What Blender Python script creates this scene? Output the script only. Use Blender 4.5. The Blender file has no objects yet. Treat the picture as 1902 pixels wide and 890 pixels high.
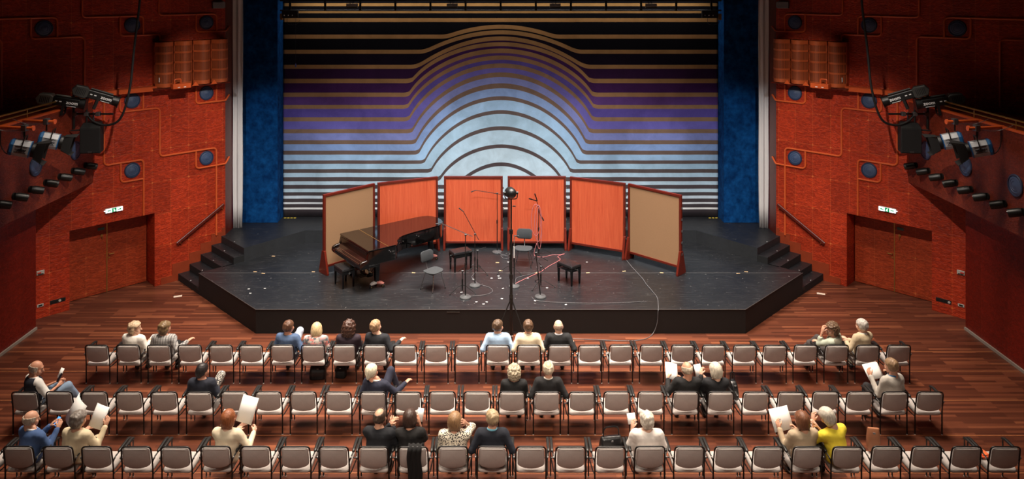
import bpy, bmesh, math, random
import numpy as np
from mathutils import Matrix, Vector
R = math.radians
SQ = math.sqrt(2.0)
sc = bpy.context.scene
col = sc.collection
random.seed(7)

# ------------------------------------------------------------------ camera
# shift-lens camera standing level on the hall's axis, high on the rear balcony
FPX, VX, VY, CAMH = 1400.0, 930.0, -29.0, 8.1
cd = bpy.data.cameras.new('camera')
cam = bpy.data.objects.new('camera', cd)
col.objects.link(cam)
cd.sensor_fit = 'HORIZONTAL'
cd.sensor_width = 36.0
cd.lens = 36.0 * FPX / 1902.0
cd.shift_x = (951.0 - VX) / 1902.0
cd.shift_y = -(445.0 - VY) / 1902.0
cd.clip_end = 200
cam.location = (0, 0, CAMH)
cam.rotation_euler = (R(90), 0, 0)
sc.camera = cam

# ------------------------------------------------------------------ world, lights, exposure
vs = sc.view_settings
sc.display_settings.display_device = 'sRGB'
vs.view_transform = 'Standard'
vs.look = 'None'
vs.gamma = 1.0
vs.use_curve_mapping = False
vs.exposure = 0.0
w = bpy.data.worlds.new('world')
sc.world = w
w.use_nodes = True
bg = w.node_tree.nodes['Background']
bg.inputs[0].default_value = (1.0, 0.84, 0.72, 1)
bg.inputs[1].default_value = 0.003


def area(name, loc, target, size, power, color, spread=180):
    l = bpy.data.lights.new(name, 'AREA')
    l.shape = 'RECTANGLE'
    l.size, l.size_y = size
    l.energy = power
    l.color = color
    l.spread = R(spread)
    o = bpy.data.objects.new(name, l)
    col.objects.link(o)
    o.location = loc
    o.rotation_euler = (Vector(target) - Vector(loc)).to_track_quat('-Z', 'Y').to_euler()
    return o


def spot(name, loc, target, angle, blend, power, color, radius=.15):
    l = bpy.data.lights.new(name, 'SPOT')
    l.energy = power
    l.color = color
    l.spot_size = R(angle)
    l.spot_blend = blend
    l.shadow_soft_size = radius
    o = bpy.data.objects.new(name, l)
    col.objects.link(o)
    o.location = loc
    o.rotation_euler = (Vector(target) - Vector(loc)).to_track_quat('-Z', 'Y').to_euler()
    return o


WARM = (1.0, .86, .72)
NEUT = (1.0, .95, .90)
COOL = (.90, .95, 1.0)
# house downlights over the seats
for lx in (-5.6, -1.9, 1.9, 5.6):
    area('house_downlight', (lx, 15.5, 12.0), (lx, 14.6, 0), (2.6, 3.0), 350, WARM, 76)
area('rear_houselight', (0, 5.5, 12.0), (0, 12.6, 0.5), (11, 1.2), 125, WARM, 44)
# stage work light straight above the platform
for lx in (-3.2, 0, 3.2):
    area('stage_worklight', (lx, 18.2, 11.5), (lx * 1.05, 19.6, .5), (2.2, 1.2), 265, NEUT, 71)
# profile spots from the front-of-house bridge
for lx in (-6.6, -3.3, 0, 3.3, 6.6):
    spot('curtain_spot', (lx * .9, 9.0, 12.2), (lx, 23.2, .6), 25, .4, 2700, COOL, .10)
for s in (-1, 1):
    spot('wall_spot', (s * 2.2, 9.6, 12.2), (s * 9.1, 20.2, 1.3), 30, .5, 3450, (1.0, .90, .80), .10)
for s in (-1, 1):
    spot('array_spot', (s * 1.2, 10.5, 12.2), (s * 8.3, 20.6, 5.9), 9.5, 1.0, 2500, WARM, .08)
# strip of the batten floods washing the top of the curtain
area('batten_wash', (0, 22.86, 7.9), (0, 23.22, 6.2), (12.6, .12), 70, (1.0, .97, .94), 150)

# ------------------------------------------------------------------ helpers


def S(r, g, b):
    f = lambda c: (c / 255 / 12.92) if c / 255 <= .04045 else ((c / 255 + .055) / 1.055) ** 2.4
    return (f(r), f(g), f(b), 1.0)


def tag(o, label=None, cat=None, group=None, kind=None):
    if label: o['label'] = label
    if cat: o['category'] = cat
    if group: o['group'] = group
    if kind: o['kind'] = kind
    return o


def thing(name, label, cat, M=None, group=None):
    o = bpy.data.objects.new(name, None)
    o.empty_display_size = .1
    col.objects.link(o)
    if M is not None: o.matrix_world = M
    return tag(o, label, cat, group)


def TR(x, y, z=0, rz=0):
    return Matrix.Translation((x, y, z)) @ Matrix.Rotation(rz, 4, 'Z')


def newmesh(name, V, F, mats, mi=None, parent=None, M=None, smooth=40):
    me = bpy.data.meshes.new(name)
    me.from_pydata([tuple(v) for v in V] if not isinstance(V, np.ndarray) else V.tolist(), [], F if not isinstance(F, np.ndarray) else F.tolist())
    if not isinstance(mats, (list, tuple)): mats = [mats]
    for m in mats: me.materials.append(m)
    if mi is not None: me.polygons.foreach_set('material_index', np.asarray(mi, dtype=np.int32))
    if smooth:
        me.polygons.foreach_set('use_smooth', np.ones(len(me.polygons), dtype=bool))
        if smooth < 180: me.set_sharp_from_angle(angle=R(smooth))
    me.update()
    o = bpy.data.objects.new(name, me)
    col.objects.link(o)
    if parent is not None: o.parent = parent
    if M is not None:
        if parent is not None: o.matrix_local = M
        else: o.matrix_world = M
    return o


class MB:
    """collects shapes and links them as ONE mesh object"""

    def __init__(s):
        s.v, s.f, s.m, s.cur, s.T = [], [], [], 0, None

    def _add(s, vs_, fs):
        b = len(s.v)
        if s.T is not None: vs_ = [s.T @ Vector(p) for p in vs_]
        s.v += [Vector(p) for p in vs_]
        s.f += [tuple(b + i for i in f) for f in fs]
        s.m += [s.cur] * len(fs)
        return s

    def box(s, lo, hi):
        x0, y0, z0 = lo
        x1, y1, z1 = hi
        return s._add([(x0, y0, z0), (x1, y0, z0), (x1, y1, z0), (x0, y1, z0), (x0, y0, z1), (x1, y0, z1), (x1, y1, z1), (x0, y1, z1)],
                      [(0, 3, 2, 1), (4, 5, 6, 7), (0, 1, 5, 4), (1, 2, 6, 5), (2, 3, 7, 6), (3, 0, 4, 7)])

    def prism(s, poly, z0, z1):
        n = len(poly)
        V = [(x, y, z0) for x, y in poly] + [(x, y, z1) for x, y in poly]
        return s._add(V, [tuple(range(n - 1, -1, -1)), tuple(range(n, 2 * n))] + [(i, (i + 1) % n, n + (i + 1) % n, n + i) for i in range(n)])

    def layers(s, rings):
        """closed skin over a list of rings (equal counts), capped"""
        n = len(rings[0])
        V = [p for r in rings for p in r]
        F = [tuple(range(n - 1, -1, -1)), tuple((len(rings) - 1) * n + i for i in range(n))]
        for k in range(len(rings) - 1):
            F += [(k * n + i, k * n + (i + 1) % n, (k + 1) * n + (i + 1) % n, (k + 1) * n + i) for i in range(n)]
        return s._add(V, F)

    def tube(s, pts, r, seg=8, closed=False):
        P = [Vector(p) for p in pts]
        n = len(P)
        rr = r if isinstance(r, (list, tuple)) else [r] * n
        tn = []
        for i in range(n):
            a = P[i - 1] if (i > 0 or closed) else P[i]
            b = P[(i + 1) % n] if (i < n - 1 or closed) else P[i]
            t = (b - a)
            tn.append(t.normalized() if t.length > 1e-9 else Vector((0, 0, 1)))
        up = Vector((0, 0, 1)) if abs(tn[0].z) < .9 else Vector((1, 0, 0))
        nx = tn[0].cross(up).normalized()
        rings = []
        for i in range(n):
            if i > 0:
                q = tn[i - 1].rotation_difference(tn[i])
                nx = (q @ nx)
                nx = (nx - tn[i] * nx.dot(tn[i])).normalized()
            ny = tn[i].cross(nx)
            rings.append([P[i] + (nx * math.cos(2 * math.pi * k / seg) + ny * math.sin(2 * math.pi * k / seg)) * rr[i] for k in range(seg)])
        if not closed: return s.layers(rings)
        V = [p for q in rings for p in q]
        F = []
        for k in range(n):
            k2 = (k + 1) % n
            F += [(k * seg + i, k * seg + (i + 1) % seg, k2 * seg + (i + 1) % seg, k2 * seg + i) for i in range(seg)]
        return s._add(V, F)

    def cyl(s, a, b, r0, r1=None, seg=16):
        r1 = r0 if r1 is None else r1
        return s.tube([a, b], [r0, r1], seg)

    def lathe(s, prof, seg=24, o=(0, 0, 0)):
        rings = [[(o[0] + r * math.cos(2 * math.pi * k / seg), o[1] + r * math.sin(2 * math.pi * k / seg), o[2] + z) for k in range(seg)] for r, z in prof]
        return s.layers(rings)

    def sheet(s, f, nu, nv, th):
        """thin solid over a parametric surface f(u, v) -> point"""
        G = [[Vector(f(i / nu, j / nv)) for i in range(nu + 1)] for j in range(nv + 1)]
        top, bot = [], []
        for j in range(nv + 1):
            for i in range(nu + 1):
                du = G[j][min(i + 1, nu)] - G[j][max(i - 1, 0)]
                dv = G[min(j + 1, nv)][i] - G[max(j - 1, 0)][i]
                n = du.cross(dv)
                n = n.normalized() if n.length > 1e-9 else Vector((0, 0, 1))
                top.append(G[j][i] + n * th / 2)
                bot.append(G[j][i] - n * th / 2)
        N = (nu + 1) * (nv + 1)
        F = []
        ix = lambda i, j: j * (nu + 1) + i
        for j in range(nv):
            for i in range(nu):
                F.append((ix(i, j), ix(i + 1, j), ix(i + 1, j + 1), ix(i, j + 1)))
                F.append((N + ix(i, j), N + ix(i, j + 1), N + ix(i + 1, j + 1), N + ix(i + 1, j)))
        for i in range(nu):
            F.append((ix(i, 0), N + ix(i, 0), N + ix(i + 1, 0), ix(i + 1, 0)))
            F.append((ix(i, nv), ix(i + 1, nv), N + ix(i + 1, nv), N + ix(i, nv)))
        for j in range(nv):
            F.append((ix(0, j), ix(0, j + 1), N + ix(0, j + 1), N + ix(0, j)))
            F.append((ix(nu, j), N + ix(nu, j), N + ix(nu, j + 1), ix(nu, j + 1)))
        return s._add(top + bot, F)

    def build(s, name, mats, parent=None, M=None, smooth=40, bevel=0, recalc=True):
        o = newmesh(name, s.v, s.f, mats, s.m, parent, M, smooth)
        if recalc:
            bm = bmesh.new()
            bm.from_mesh(o.data)
            bmesh.ops.recalc_face_normals(bm, faces=bm.faces)
            bm.to_mesh(o.data)
            bm.free()
            if smooth and smooth < 180: o.data.set_sharp_from_angle(angle=R(smooth))
        if bevel:
            b = o.modifiers.new('bevel', 'BEVEL')
            b.width = bevel
            b.segments = 2
            b.limit_method = 'ANGLE'
            b.angle_limit = R(50)
        return o


def arc_path(pts, rad):
    """polyline of 3-D points with rounded corners; rad: one radius or one per inner corner"""
    P = [Vector(p) for p in pts]
    out = [P[0]]
    for i in range(1, len(P) - 1):
        r = rad[i - 1] if isinstance(rad, (list, tuple)) else rad
        a, b, c = P[i - 1], P[i], P[i + 1]
        d1, d2 = (a - b), (c - b)
        r = min(r, d1.length * .49, d2.length * .49)
        p0, p1 = b + d1.normalized() * r, b + d2.normalized() * r
        for k in range(7):
            t = k / 6
            out.append(p0 * (1 - t) ** 2 + b * 2 * t * (1 - t) + p1 * t * t)
    out.append(P[-1])
    return out


def rrect(w_, h_, r, n=5, cx=0, cy=0):
    out = []
    for sx, sy, a0 in ((1, 1, 0), (-1, 1, 90), (-1, -1, 180), (1, -1, 270)):
        for k in range(n):
            a = R(a0 + 90 * k / (n - 1))
            out.append((cx + sx * (w_ / 2 - r) + r * math.cos(a), cy + sy * (h_ / 2 - r) + r * math.sin(a)))
    return out


def copy_tree(o, parent=None):
    c = o.copy()
    col.objects.link(c)
    if parent is not None:
        c.parent = parent
        c.matrix_parent_inverse = o.matrix_parent_inverse
    for ch in list(o.children): copy_tree(ch, c)
    return c


# ------------------------------------------------------------------ materials
def mat(name, color, rough=.5, metal=0, spec=.5, emit=None, estr=0, coat=0, noise=0, nscale=20, bump=0, bscale=60, sheen=0):
    m = bpy.data.materials.new(name)
    m.use_nodes = True
    nt = m.node_tree
    b = nt.nodes['Principled BSDF']
    b.inputs['Base Color'].default_value = color
    b.inputs['Roughness'].default_value = rough
    b.inputs['Metallic'].default_value = metal
    b.inputs['Specular IOR Level'].default_value = spec
    b.inputs['Coat Weight'].default_value = coat
    b.inputs['Coat Roughness'].default_value = .08
    b.inputs['Sheen Weight'].default_value = sheen
    if emit:
        b.inputs['Emission Color'].default_value = emit
        b.inputs['Emission Strength'].default_value = estr
    if noise or bump:
        tc = nt.nodes.new('ShaderNodeTexCoord')
    if noise:
        n = nt.nodes.new('ShaderNodeTexNoise')
        n.inputs['Scale'].default_value = nscale
        n.inputs['Detail'].default_value = 4
        nt.links.new(tc.outputs['Object'], n.inputs['Vector'])
        mx = nt.nodes.new('ShaderNodeMix')
        mx.data_type = 'RGBA'
        mx.inputs['A'].default_value = tuple(c * (1 - noise) for c in color[:3]) + (1,)
        mx.inputs['B'].default_value = tuple(min(1, c * (1 + noise)) for c in color[:3]) + (1,)
        nt.links.new(n.outputs['Fac'], mx.inputs['Factor'])
        nt.links.new(mx.outputs['Result'], b.inputs['Base Color'])
    if bump:
        n2 = nt.nodes.new('ShaderNodeTexNoise')
        n2.inputs['Scale'].default_value = bscale
        n2.inputs['Detail'].default_value = 3
        nt.links.new(tc.outputs['Object'], n2.inputs['Vector'])
        bp = nt.nodes.new('ShaderNodeBump')
        bp.inputs['Strength'].default_value = bump
        bp.inputs['Distance'].default_value = .01
        nt.links.new(n2.outputs['Fac'], bp.inputs['Height'])
        nt.links.new(bp.outputs['Normal'], b.inputs['Normal'])
    return m


class NT:
    """small node-tree writer"""

    def __init__(s, name):
        s.m = bpy.data.materials.new(name)
        s.m.use_nodes = True
        s.t = s.m.node_tree
        s.b = s.t.nodes['Principled BSDF']
        s.tc = s.n('TexCoord')

    def n(s, kind, **kw):
        x = s.t.nodes.new('ShaderNode' + kind)
        for k, v in kw.items(): setattr(x, k, v)
        return x

    def l(s, a, b): s.t.links.new(a, b)

    def math(s, op, a, b=None, c=None):
        x = s.n('Math', operation=op)
        for i, v in enumerate((a, b, c)):
            if v is None: continue
            if isinstance(v, (int, float)): x.inputs[i].default_value = v
            else: s.l(v, x.inputs[i])
        return x.outputs[0]

    def mix(s, f, a, b):
        x = s.n('Mix', data_type='RGBA')
        for k, v in (('Factor', f), ('A', a), ('B', b)):
            if isinstance(v, (int, float, tuple)): x.inputs[k].default_value = v
            else: s.l(v, x.inputs[k])
        return x.outputs['Result']

    def mapping(s, scale=(1, 1, 1), loc=(0, 0, 0), src='Object'):
        x = s.n('Mapping')
        x.inputs['Scale'].default_value = scale
        x.inputs['Location'].default_value = loc
        s.l(s.tc.outputs[src], x.inputs['Vector'])
        return x.outputs['Vector']

    def noise(s, vec, scale, detail=4, rough=.5, dist=0):
        x = s.n('TexNoise')
        x.inputs['Scale'].default_value = scale
        x.inputs['Detail'].default_value = detail
        x.inputs['Roughness'].default_value = rough
        x.inputs['Distortion'].default_value = dist
        s.l(vec, x.inputs['Vector'])
        return x.outputs['Fac']

    def ramp(s, f, stops):
        x = s.n('ValToRGB')
        e = x.color_ramp.elements
        while len(e) < len(stops): e.new(.5)
        for el, (p, c) in zip(e, stops): el.position, el.color = p, c
        s.l(f, x.inputs['Fac'])
        return x.outputs['Color']

    def bump(s, h, strength, dist=.01):
        x = s.n('Bump')
        x.inputs['Strength'].default_value = strength
        x.inputs['Distance'].default_value = dist
        s.l(h, x.inputs['Height'])
        s.l(x.outputs['Normal'], s.b.inputs['Normal'])

    def out(s, color=None, rough=None, **kw):
        if color is not None:
            if isinstance(color, tuple): s.b.inputs['Base Color'].default_value = color
            else: s.l(color, s.b.inputs['Base Color'])
        if rough is not None:
            if isinstance(rough, (int, float)): s.b.inputs['Roughness'].default_value = rough
            else: s.l(rough, s.b.inputs['Roughness'])
        for k, v in kw.items(): s.b.inputs[k.replace('_', ' ')].default_value = v
        return s.m


def burl(name, c0, c1, seam, panel=(.487, .87), off=(11.71, 1.92), axis='X', relief=.42, star=True):
    """figured veneer in rectangular panels with pale joints and a star inlay at some crossings"""
    t = NT(name)
    v = t.mapping((1, 1, 1))
    sx = t.n('SeparateXYZ')
    t.l(v, sx.inputs[0])
    u, z = sx.outputs[axis], sx.outputs['Z']
    rip = t.noise(t.mapping((9, 9, 22)), 1.0, 3, .55, 1.2)
    fig = t.noise(t.mapping((3.2, 3.2, 6.5)), 1.0, 5, .6, .8)
    base = t.mix(fig, c0, c1)
    base = t.mix(t.ramp(rip, [(.42, (0, 0, 0, 1)), (.70, (.75, .75, .75, 1))]), base, tuple(min(1, c * 1.5) for c in c1[:3]) + (1,))
    uu = t.math('DIVIDE', t.math('SUBTRACT', u, off[0]), panel[0])
    zz = t.math('DIVIDE', t.math('SUBTRACT', z, off[1]), panel[1])
    du = t.math('MULTIPLY', t.math('ABSOLUTE', t.math('SUBTRACT', uu, t.math('ROUND', uu))), panel[0])
    dz = t.math('MULTIPLY', t.math('ABSOLUTE', t.math('SUBTRACT', zz, t.math('ROUND', zz))), panel[1])
    line = t.math('LESS_THAN', t.math('MINIMUM', du, dz), .004)
    # tone from panel to panel
    cx = t.n('CombineXYZ')
    t.l(t.math('FLOOR', uu), cx.inputs[0])
    t.l(t.math('FLOOR', zz), cx.inputs[1])
    wn = t.n('TexWhiteNoise', noise_dimensions='2D')
    t.l(cx.outputs[0], wn.inputs['Vector'])
    tone = t.n('HueSaturation')
    t.l(base, tone.inputs['Color'])
    t.l(t.math('ADD', t.math('MULTIPLY', wn.outputs['Value'], .35), .82), tone.inputs['Value'])
    f = t.math('MULTIPLY', line, .4)
    if star:
        ast = t.math('LESS_THAN', t.math('ADD', t.math('SQRT', du), t.math('SQRT', dz)), .23)
        c2 = t.n('CombineXYZ')
        t.l(t.math('ROUND', uu), c2.inputs[0])
        t.l(t.math('ROUND', zz), c2.inputs[1])
        w2 = t.n('TexWhiteNoise', noise_dimensions='2D')
        t.l(c2.outputs[0], w2.inputs['Vector'])
        f = t.math('MAXIMUM', f, t.math('MULTIPLY', t.math('MULTIPLY', ast, t.math('GREATER_THAN', w2.outputs['Value'], .5)), .8))
    colr = t.mix(f, tone.outputs['Color'], seam)
    t.bump(rip, relief, .05)
    return t.out(colr, .42, Specular_IOR_Level=.35)


M = {}
M['burl'] = burl('red_burl_veneer', S(124, 29, 12), S(180, 56, 25), S(225, 118, 62))
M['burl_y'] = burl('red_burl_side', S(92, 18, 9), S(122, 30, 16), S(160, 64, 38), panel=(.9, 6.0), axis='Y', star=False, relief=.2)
M['balc'] = burl('balcony_burl', S(86, 32, 20), S(122, 50, 31), S(126, 56, 36), panel=(1.6, 9.0), axis='Y', star=False, relief=.3)
M['trim'] = mat('orange_lacquer', S(214, 92, 42), .38, bump=.05)
M['mahog'] = mat('mahogany', S(94, 28, 16), .32, noise=.25, nscale=8)
M['plainwood'] = mat('plain_red_wood', S(140, 54, 26), .45, noise=.25, nscale=6)
M['black'] = mat('black_metal', S(20, 19, 18), .42, bump=.05)
M['blackmat'] = mat('matt_black', S(16, 15, 15), .75)
M['rubber'] = mat('black_rubber', S(24, 23, 23), .6)
M['chrome'] = mat('chrome', S(200, 200, 200), .2, metal=1)
M['steel'] = mat('dull_steel', S(120, 120, 120), .4, metal=.8)
M['brass'] = mat('brass', S(190, 150, 84), .35, metal=.85)
M['white'] = mat('white_paint', S(232, 230, 226), .5)
M['paper'] = mat('white_paper', S(244, 243, 240), .75)
M['grey'] = mat('grey_plastic', S(120, 118, 116), .5)
M['lacq'] = mat('piano_lacquer', S(7, 6, 6), .06, spec=.6, coat=.6)
M['leather'] = mat('black_leather', S(24, 23, 24), .32, bump=.25, bscale=40)
M['greyfab'] = mat('dark_grey_fabric', S(50, 52, 54), .85, bump=.3, bscale=300)
M['speaker'] = mat('blue_grille', S(66, 84, 116), .45, noise=.2, nscale=60, bump=.3, bscale=250)
M['speaker_dark'] = mat('dark_blue_ring', S(40, 52, 80), .5)
M['glass'] = mat('dark_lens', S(30, 34, 42), .08, spec=.8)
M['silver'] = mat('silver_paint', S(168, 170, 174), .4, metal=.25)
M['bluepl'] = mat('blue_plastic', S(34, 96, 150), .4)

# parquet: strips along X
t = NT('merbau_parquet')
br = t.n('TexBrick', offset=.37, offset_frequency=3, squash=1.0)
t.l(t.mapping((1, 1, 1)), br.inputs['Vector'])
br.inputs['Color1'].default_value = (0, 0, 0, 1)
br.inputs['Color2'].default_value = (1, 1, 1, 1)
br.inputs['Mortar'].default_value = (.25, .25, .25, 1)
br.inputs['Scale'].default_value = 1
br.inputs['Mortar Size'].default_value = .0015
br.inputs['Brick Width'].default_value = .95
br.inputs['Row Height'].default_value = .072
br.inputs['Bias'].default_value = -.1
gr = t.noise(t.mapping((2.2, 34, 1)), 1.0, 4, .6, .4)
pl = t.ramp(br.outputs['Color'], [(0, S(74, 39, 27)), (.4, S(97, 53, 36)), (.75, S(120, 67, 46)), (1, S(168, 102, 68))])
cl = t.mix(t.math('MULTIPLY', gr, .7), pl, S(72, 36, 24))
t.bump(gr, .06, .004)
M['parquet'] = t.out(cl, t.math('ADD', t.math('MULTIPLY', gr, .2), .25), Specular_IOR_Level=.45)

# stage floor: black boards along X with scuffs
t = NT('black_stage_boards')
sy = t.n('SeparateXYZ')
t.l(t.mapping((1, 1, 1)), sy.inputs[0])
yy = t.math('DIVIDE', sy.outputs['Y'], .11)
seamf = t.math('LESS_THAN', t.math('ABSOLUTE', t.math('SUBTRACT', yy, t.math('ROUND', yy))), .05)
big = t.noise(t.mapping((1, 1, 1)), .9, 4, .6)
scr = t.noise(t.mapping((3, 40, 1)), 1.0, 6, .75, .6)
spk = t.noise(t.mapping((1, 1, 1)), 14, 3, .7)
base = t.mix(big, S(16, 17, 19), S(31, 32, 35))
base = t.mix(t.math('MULTIPLY', seamf, .6), base, S(10, 10, 11))
base = t.mix(t.ramp(scr, [(.57, (0, 0, 0, 1)), (.76, (.42, .42, .42, 1))]), base, S(120, 117, 114))
base = t.mix(t.ramp(spk, [(.67, (0, 0, 0, 1)), (.73, (.5, .5, .5, 1))]), base, S(156, 152, 148))
t.bump(scr, .08, .004)
M['stage'] = t.out(base, t.math('ADD', t.math('MULTIPLY', big, .25), .28), Specular_IOR_Level=.5)
M['stageface'] = mat('black_stage_face', S(17, 15, 14), .7, noise=.3, nscale=5)
M['riserface'] = mat('grey_black_riser', S(38, 39, 41), .6, noise=.35, nscale=9)

# blue plush
t = NT('blue_plush')
n1 = t.noise(t.mapping((1, 1, 1)), 5, 6, .65)
t.bump(t.noise(t.mapping((1, 1, 1)), 60, 3), .3, .01)
M['blue'] = t.out(t.mix(t.ramp(n1, [(.35, (0, 0, 0, 1)), (.7, (1, 1, 1, 1))]), S(3, 42, 88), S(16, 78, 138)), .95, Specular_IOR_Level=.1)


def cloth_band(name, c):
    t = NT(name)
    n1 = t.noise(t.mapping((1, 1, 1)), 1.7, 6, .62, .5)
    n2 = t.noise(t.mapping((1, 1, 1)), 45, 3, .6)
    d = tuple(k * .80 for k in c[:3]) + (1,)
    h = tuple(min(1, k * 1.16) for k in c[:3]) + (1,)
    a = t.mix(t.ramp(n1, [(.3, (0, 0, 0, 1)), (.72, (1, 1, 1, 1))]), d, h)
    t.bump(t.math('ADD', t.math('MULTIPLY', n1, 2.0), n2), .18, .02)
    return t.out(a, .95, Specular_IOR_Level=.1)


def wood_grain(name, c0, c1):
    t = NT(name)
    g = t.noise(t.mapping((26, 26, 1.1)), 1.0, 5, .7, .9)
    return t.out(t.mix(t.ramp(g, [(.3, (0, 0, 0, 1)), (.7, (1, 1, 1, 1))]), c0, c1), .45)


M['orangewood'] = wood_grain('orange_veneer', S(180, 70, 40), S(204, 94, 58))
M['cork'] = mat('brown_pinboard', S(150, 112, 78), .9, noise=.12, nscale=90, bump=.2, bscale=200)
# ------------------------------------------------------------------ the shell
HC = 29.46                       # the splayed walls: |x| + y = HC


def WM(s):                       # local x runs along the splayed wall, local y = -s * (distance into the room), z up
    return Matrix.Translation((0, HC, 0)) @ Matrix.Rotation(R(-45 if s > 0 else -135), 4, 'Z')


SIDE = {1: 'right', -1: 'left'}
SEAT = {1: 'on the right-hand', -1: 'on the left-hand'}

mb = MB().box((-14, 2, -.2), (14, 27, 0))
tag(mb.build('floor', M['parquet'], smooth=0), kind='structure')
# thin pale joint strips across the floor
for i, y in enumerate((16.62, 15.77, 14.67, 13.53, 12.49)):
    mb = MB().box((-10.85, y - .012, 0), (10.85, y + .012, .003))
    tag(mb.build('trim_%d' % (i + 1), mat('floor_joint_%d' % i, S(150, 92, 58), .4), smooth=0), kind='structure')


def wbox(mb, s, u0, u1, o0, o1, z0, z1):
    y0, y1 = sorted((-s * o0, -s * o1))
    return mb.box((u0, y0, z0), (u1, y1, z1))


TOPZ = 10.2
for s in (1, -1):
    sd = SIDE[s]
    mb = MB()
    wbox(mb, s, 11.15, 13.11, 0, -.12, 0, TOPZ)
    wbox(mb, s, 15.16, 18.0, 0, -.12, 0, TOPZ)
    wbox(mb, s, 13.11, 15.16, 0, -.12, 1.97, TOPZ)
    for u0 in (13.01, 15.16): wbox(mb, s, u0, u0 + .10, -.12, -.64, 0, 2.07)
    wbox(mb, s, 13.11, 15.16, -.12, -.64, 1.97, 2.07)
    tag(mb.build('wall_%s' % sd, M['burl'], None, WM(s), 0), kind='structure')
    # proscenium jamb
    mb = MB().box((0, 0, 0), (.12, 1.25, TOPZ))
    tag(mb.build('wall_jamb_%s' % sd, M['mahog'], None, TR(7.885 if s > 0 else -8.005, 21.575), 0), kind='structure')
    # side wall beneath the balcony, with its pale skirting
    x0, x1 = (10.91, 11.5) if s > 0 else (-11.5, -10.91)
    mb = MB().box((x0, 3, 0), (x1, 17.69, 3.09))
    tag(mb.build('wall_side_%s' % sd, M['burl_y'], smooth=0), kind='structure')
    xb = sorted((s * 10.875, s * 10.91))
    mb = MB().box((xb[0], 3, 0), (xb[1], 17.69, .06))
    tag(mb.build('baseboard_%s' % sd, mat('grey_skirting_' + sd, S(150, 140, 130), .5), smooth=0), kind='structure')
    # balcony block
    xs = sorted((s * 10.34, s * 13.5))
    poly = [(10.34, 3.0), (10.34, HC - 10.34 + .05), (12.6, HC - 12.6 + .05), (13.5, HC - 13.5), (13.5, 3.0)]
    mb = MB().prism([(s * x, y) for x, y in poly], 3.085, 5.12)
    tag(mb.build('wall_balcony_%s' % sd, M['balc'], smooth=0), kind='structure')
    mb = MB()
    mb.box((min(s * 10.33, s * 10.45), 3.0, 5.12), (max(s * 10.33, s * 10.45), HC - 10.37, 5.165))
    tag(mb.build('trim_balcony_%s' % sd, M['trim'], smooth=0, bevel=.008), kind='structure')
    # plain stepped skirting beside the stairs
    mb = MB()
    for k in range(4):
        z = .185 * (k + 1)
        u1 = 12.49 - .31 * k
        wbox(mb, s, u1 - .31, u1 + (.16 if k == 0 else 0), .0, .012, 0, z + .30)
    wbox(mb, s, 12.65, 12.95, 0, .012, 0, .18)
    wbox(mb, s, 11.15, 11.25, 0, .012, .8, 1.15)
    tag(mb.build('baseboard_stair_%s' % sd, M['plainwood'], None, WM(s), 0), kind='structure')
mb = MB().box((-14, 26.8, -.2), (14, 27, TOPZ))
tag(mb.build('wall_back', M['blackmat'], smooth=0), kind='structure')

# moulded pipes that meander round the wall loudspeakers
PIPES = [
    ([(10.96, 3.10), (11.15, 2.97), (12.0, 2.97), (12.0, 3.47)], [.03, .11]),
    ([(11.42, .99), (11.42, 3.47), (12.98, 3.47), (12.98, 4.78), (13.99, 4.78), (13.99, 5.25)], [.12, .12, .12, .12]),
    ([(10.96, 4.90), (11.15, 4.78), (12.0, 4.78), (12.0, 5.27)], [.03, .11]),
    ([(11.42, 4.78), (11.42, 5.25)], 0),
    ([(13.41, 4.78), (13.41, 5.25)], 0),
    ([(13.40, 1.98), (13.40, 3.46), (14.37, 3.46), (14.37, 5.12)], [.12, .12]),
    ([(13.40, 2.95), (13.97, 2.95), (13.97, 3.46)], [.12]),
    ([(10.96, 6.88), (11.15, 6.77), (12.0, 6.77), (12.0, 7.27)], [.03, .11]),
    ([(11.42, 6.77), (11.42, 7.27), (13.01, 7.27), (13.01, 8.4)], [.12, .12]),
    ([(12.98, 6.58), (12.98, 6.76), (13.99, 6.76), (13.99, 7.27)], [.12, .12]),
    ([(13.41, 6.76), (13.41, 7.27), (14.88, 7.27), (14.88, 8.4)], [.12, .12]),
    ([(15.44, 6.79), (15.44, 7.29), (17.6, 7.29)], [.12]),
    ([(14.83, 5.2), (14.83, 6.79), (16.01, 6.79), (16.01, 7.29)], [.12, .12]),
    ([(16.61, 5.2), (16.61, 6.81), (17.6, 6.81)], [.12]),
]
n = 10
for s in (1, -1):
    for pts, rad in PIPES:
        P = []
        for u, z in pts:
            o = .02
            if u < 11.0:             # round the corner into the jamb
                P.append((11.15 - .28 * .707, s * .28 * .707 - s * .02, z))
            else: P.append((u, -s * o, z))
        mb = MB().tube(arc_path(P, rad) if rad else P, .026, 8)
        tag(mb.build('trim_%d' % n, M['trim'], None, WM(s)), kind='structure')
        n += 1

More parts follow.
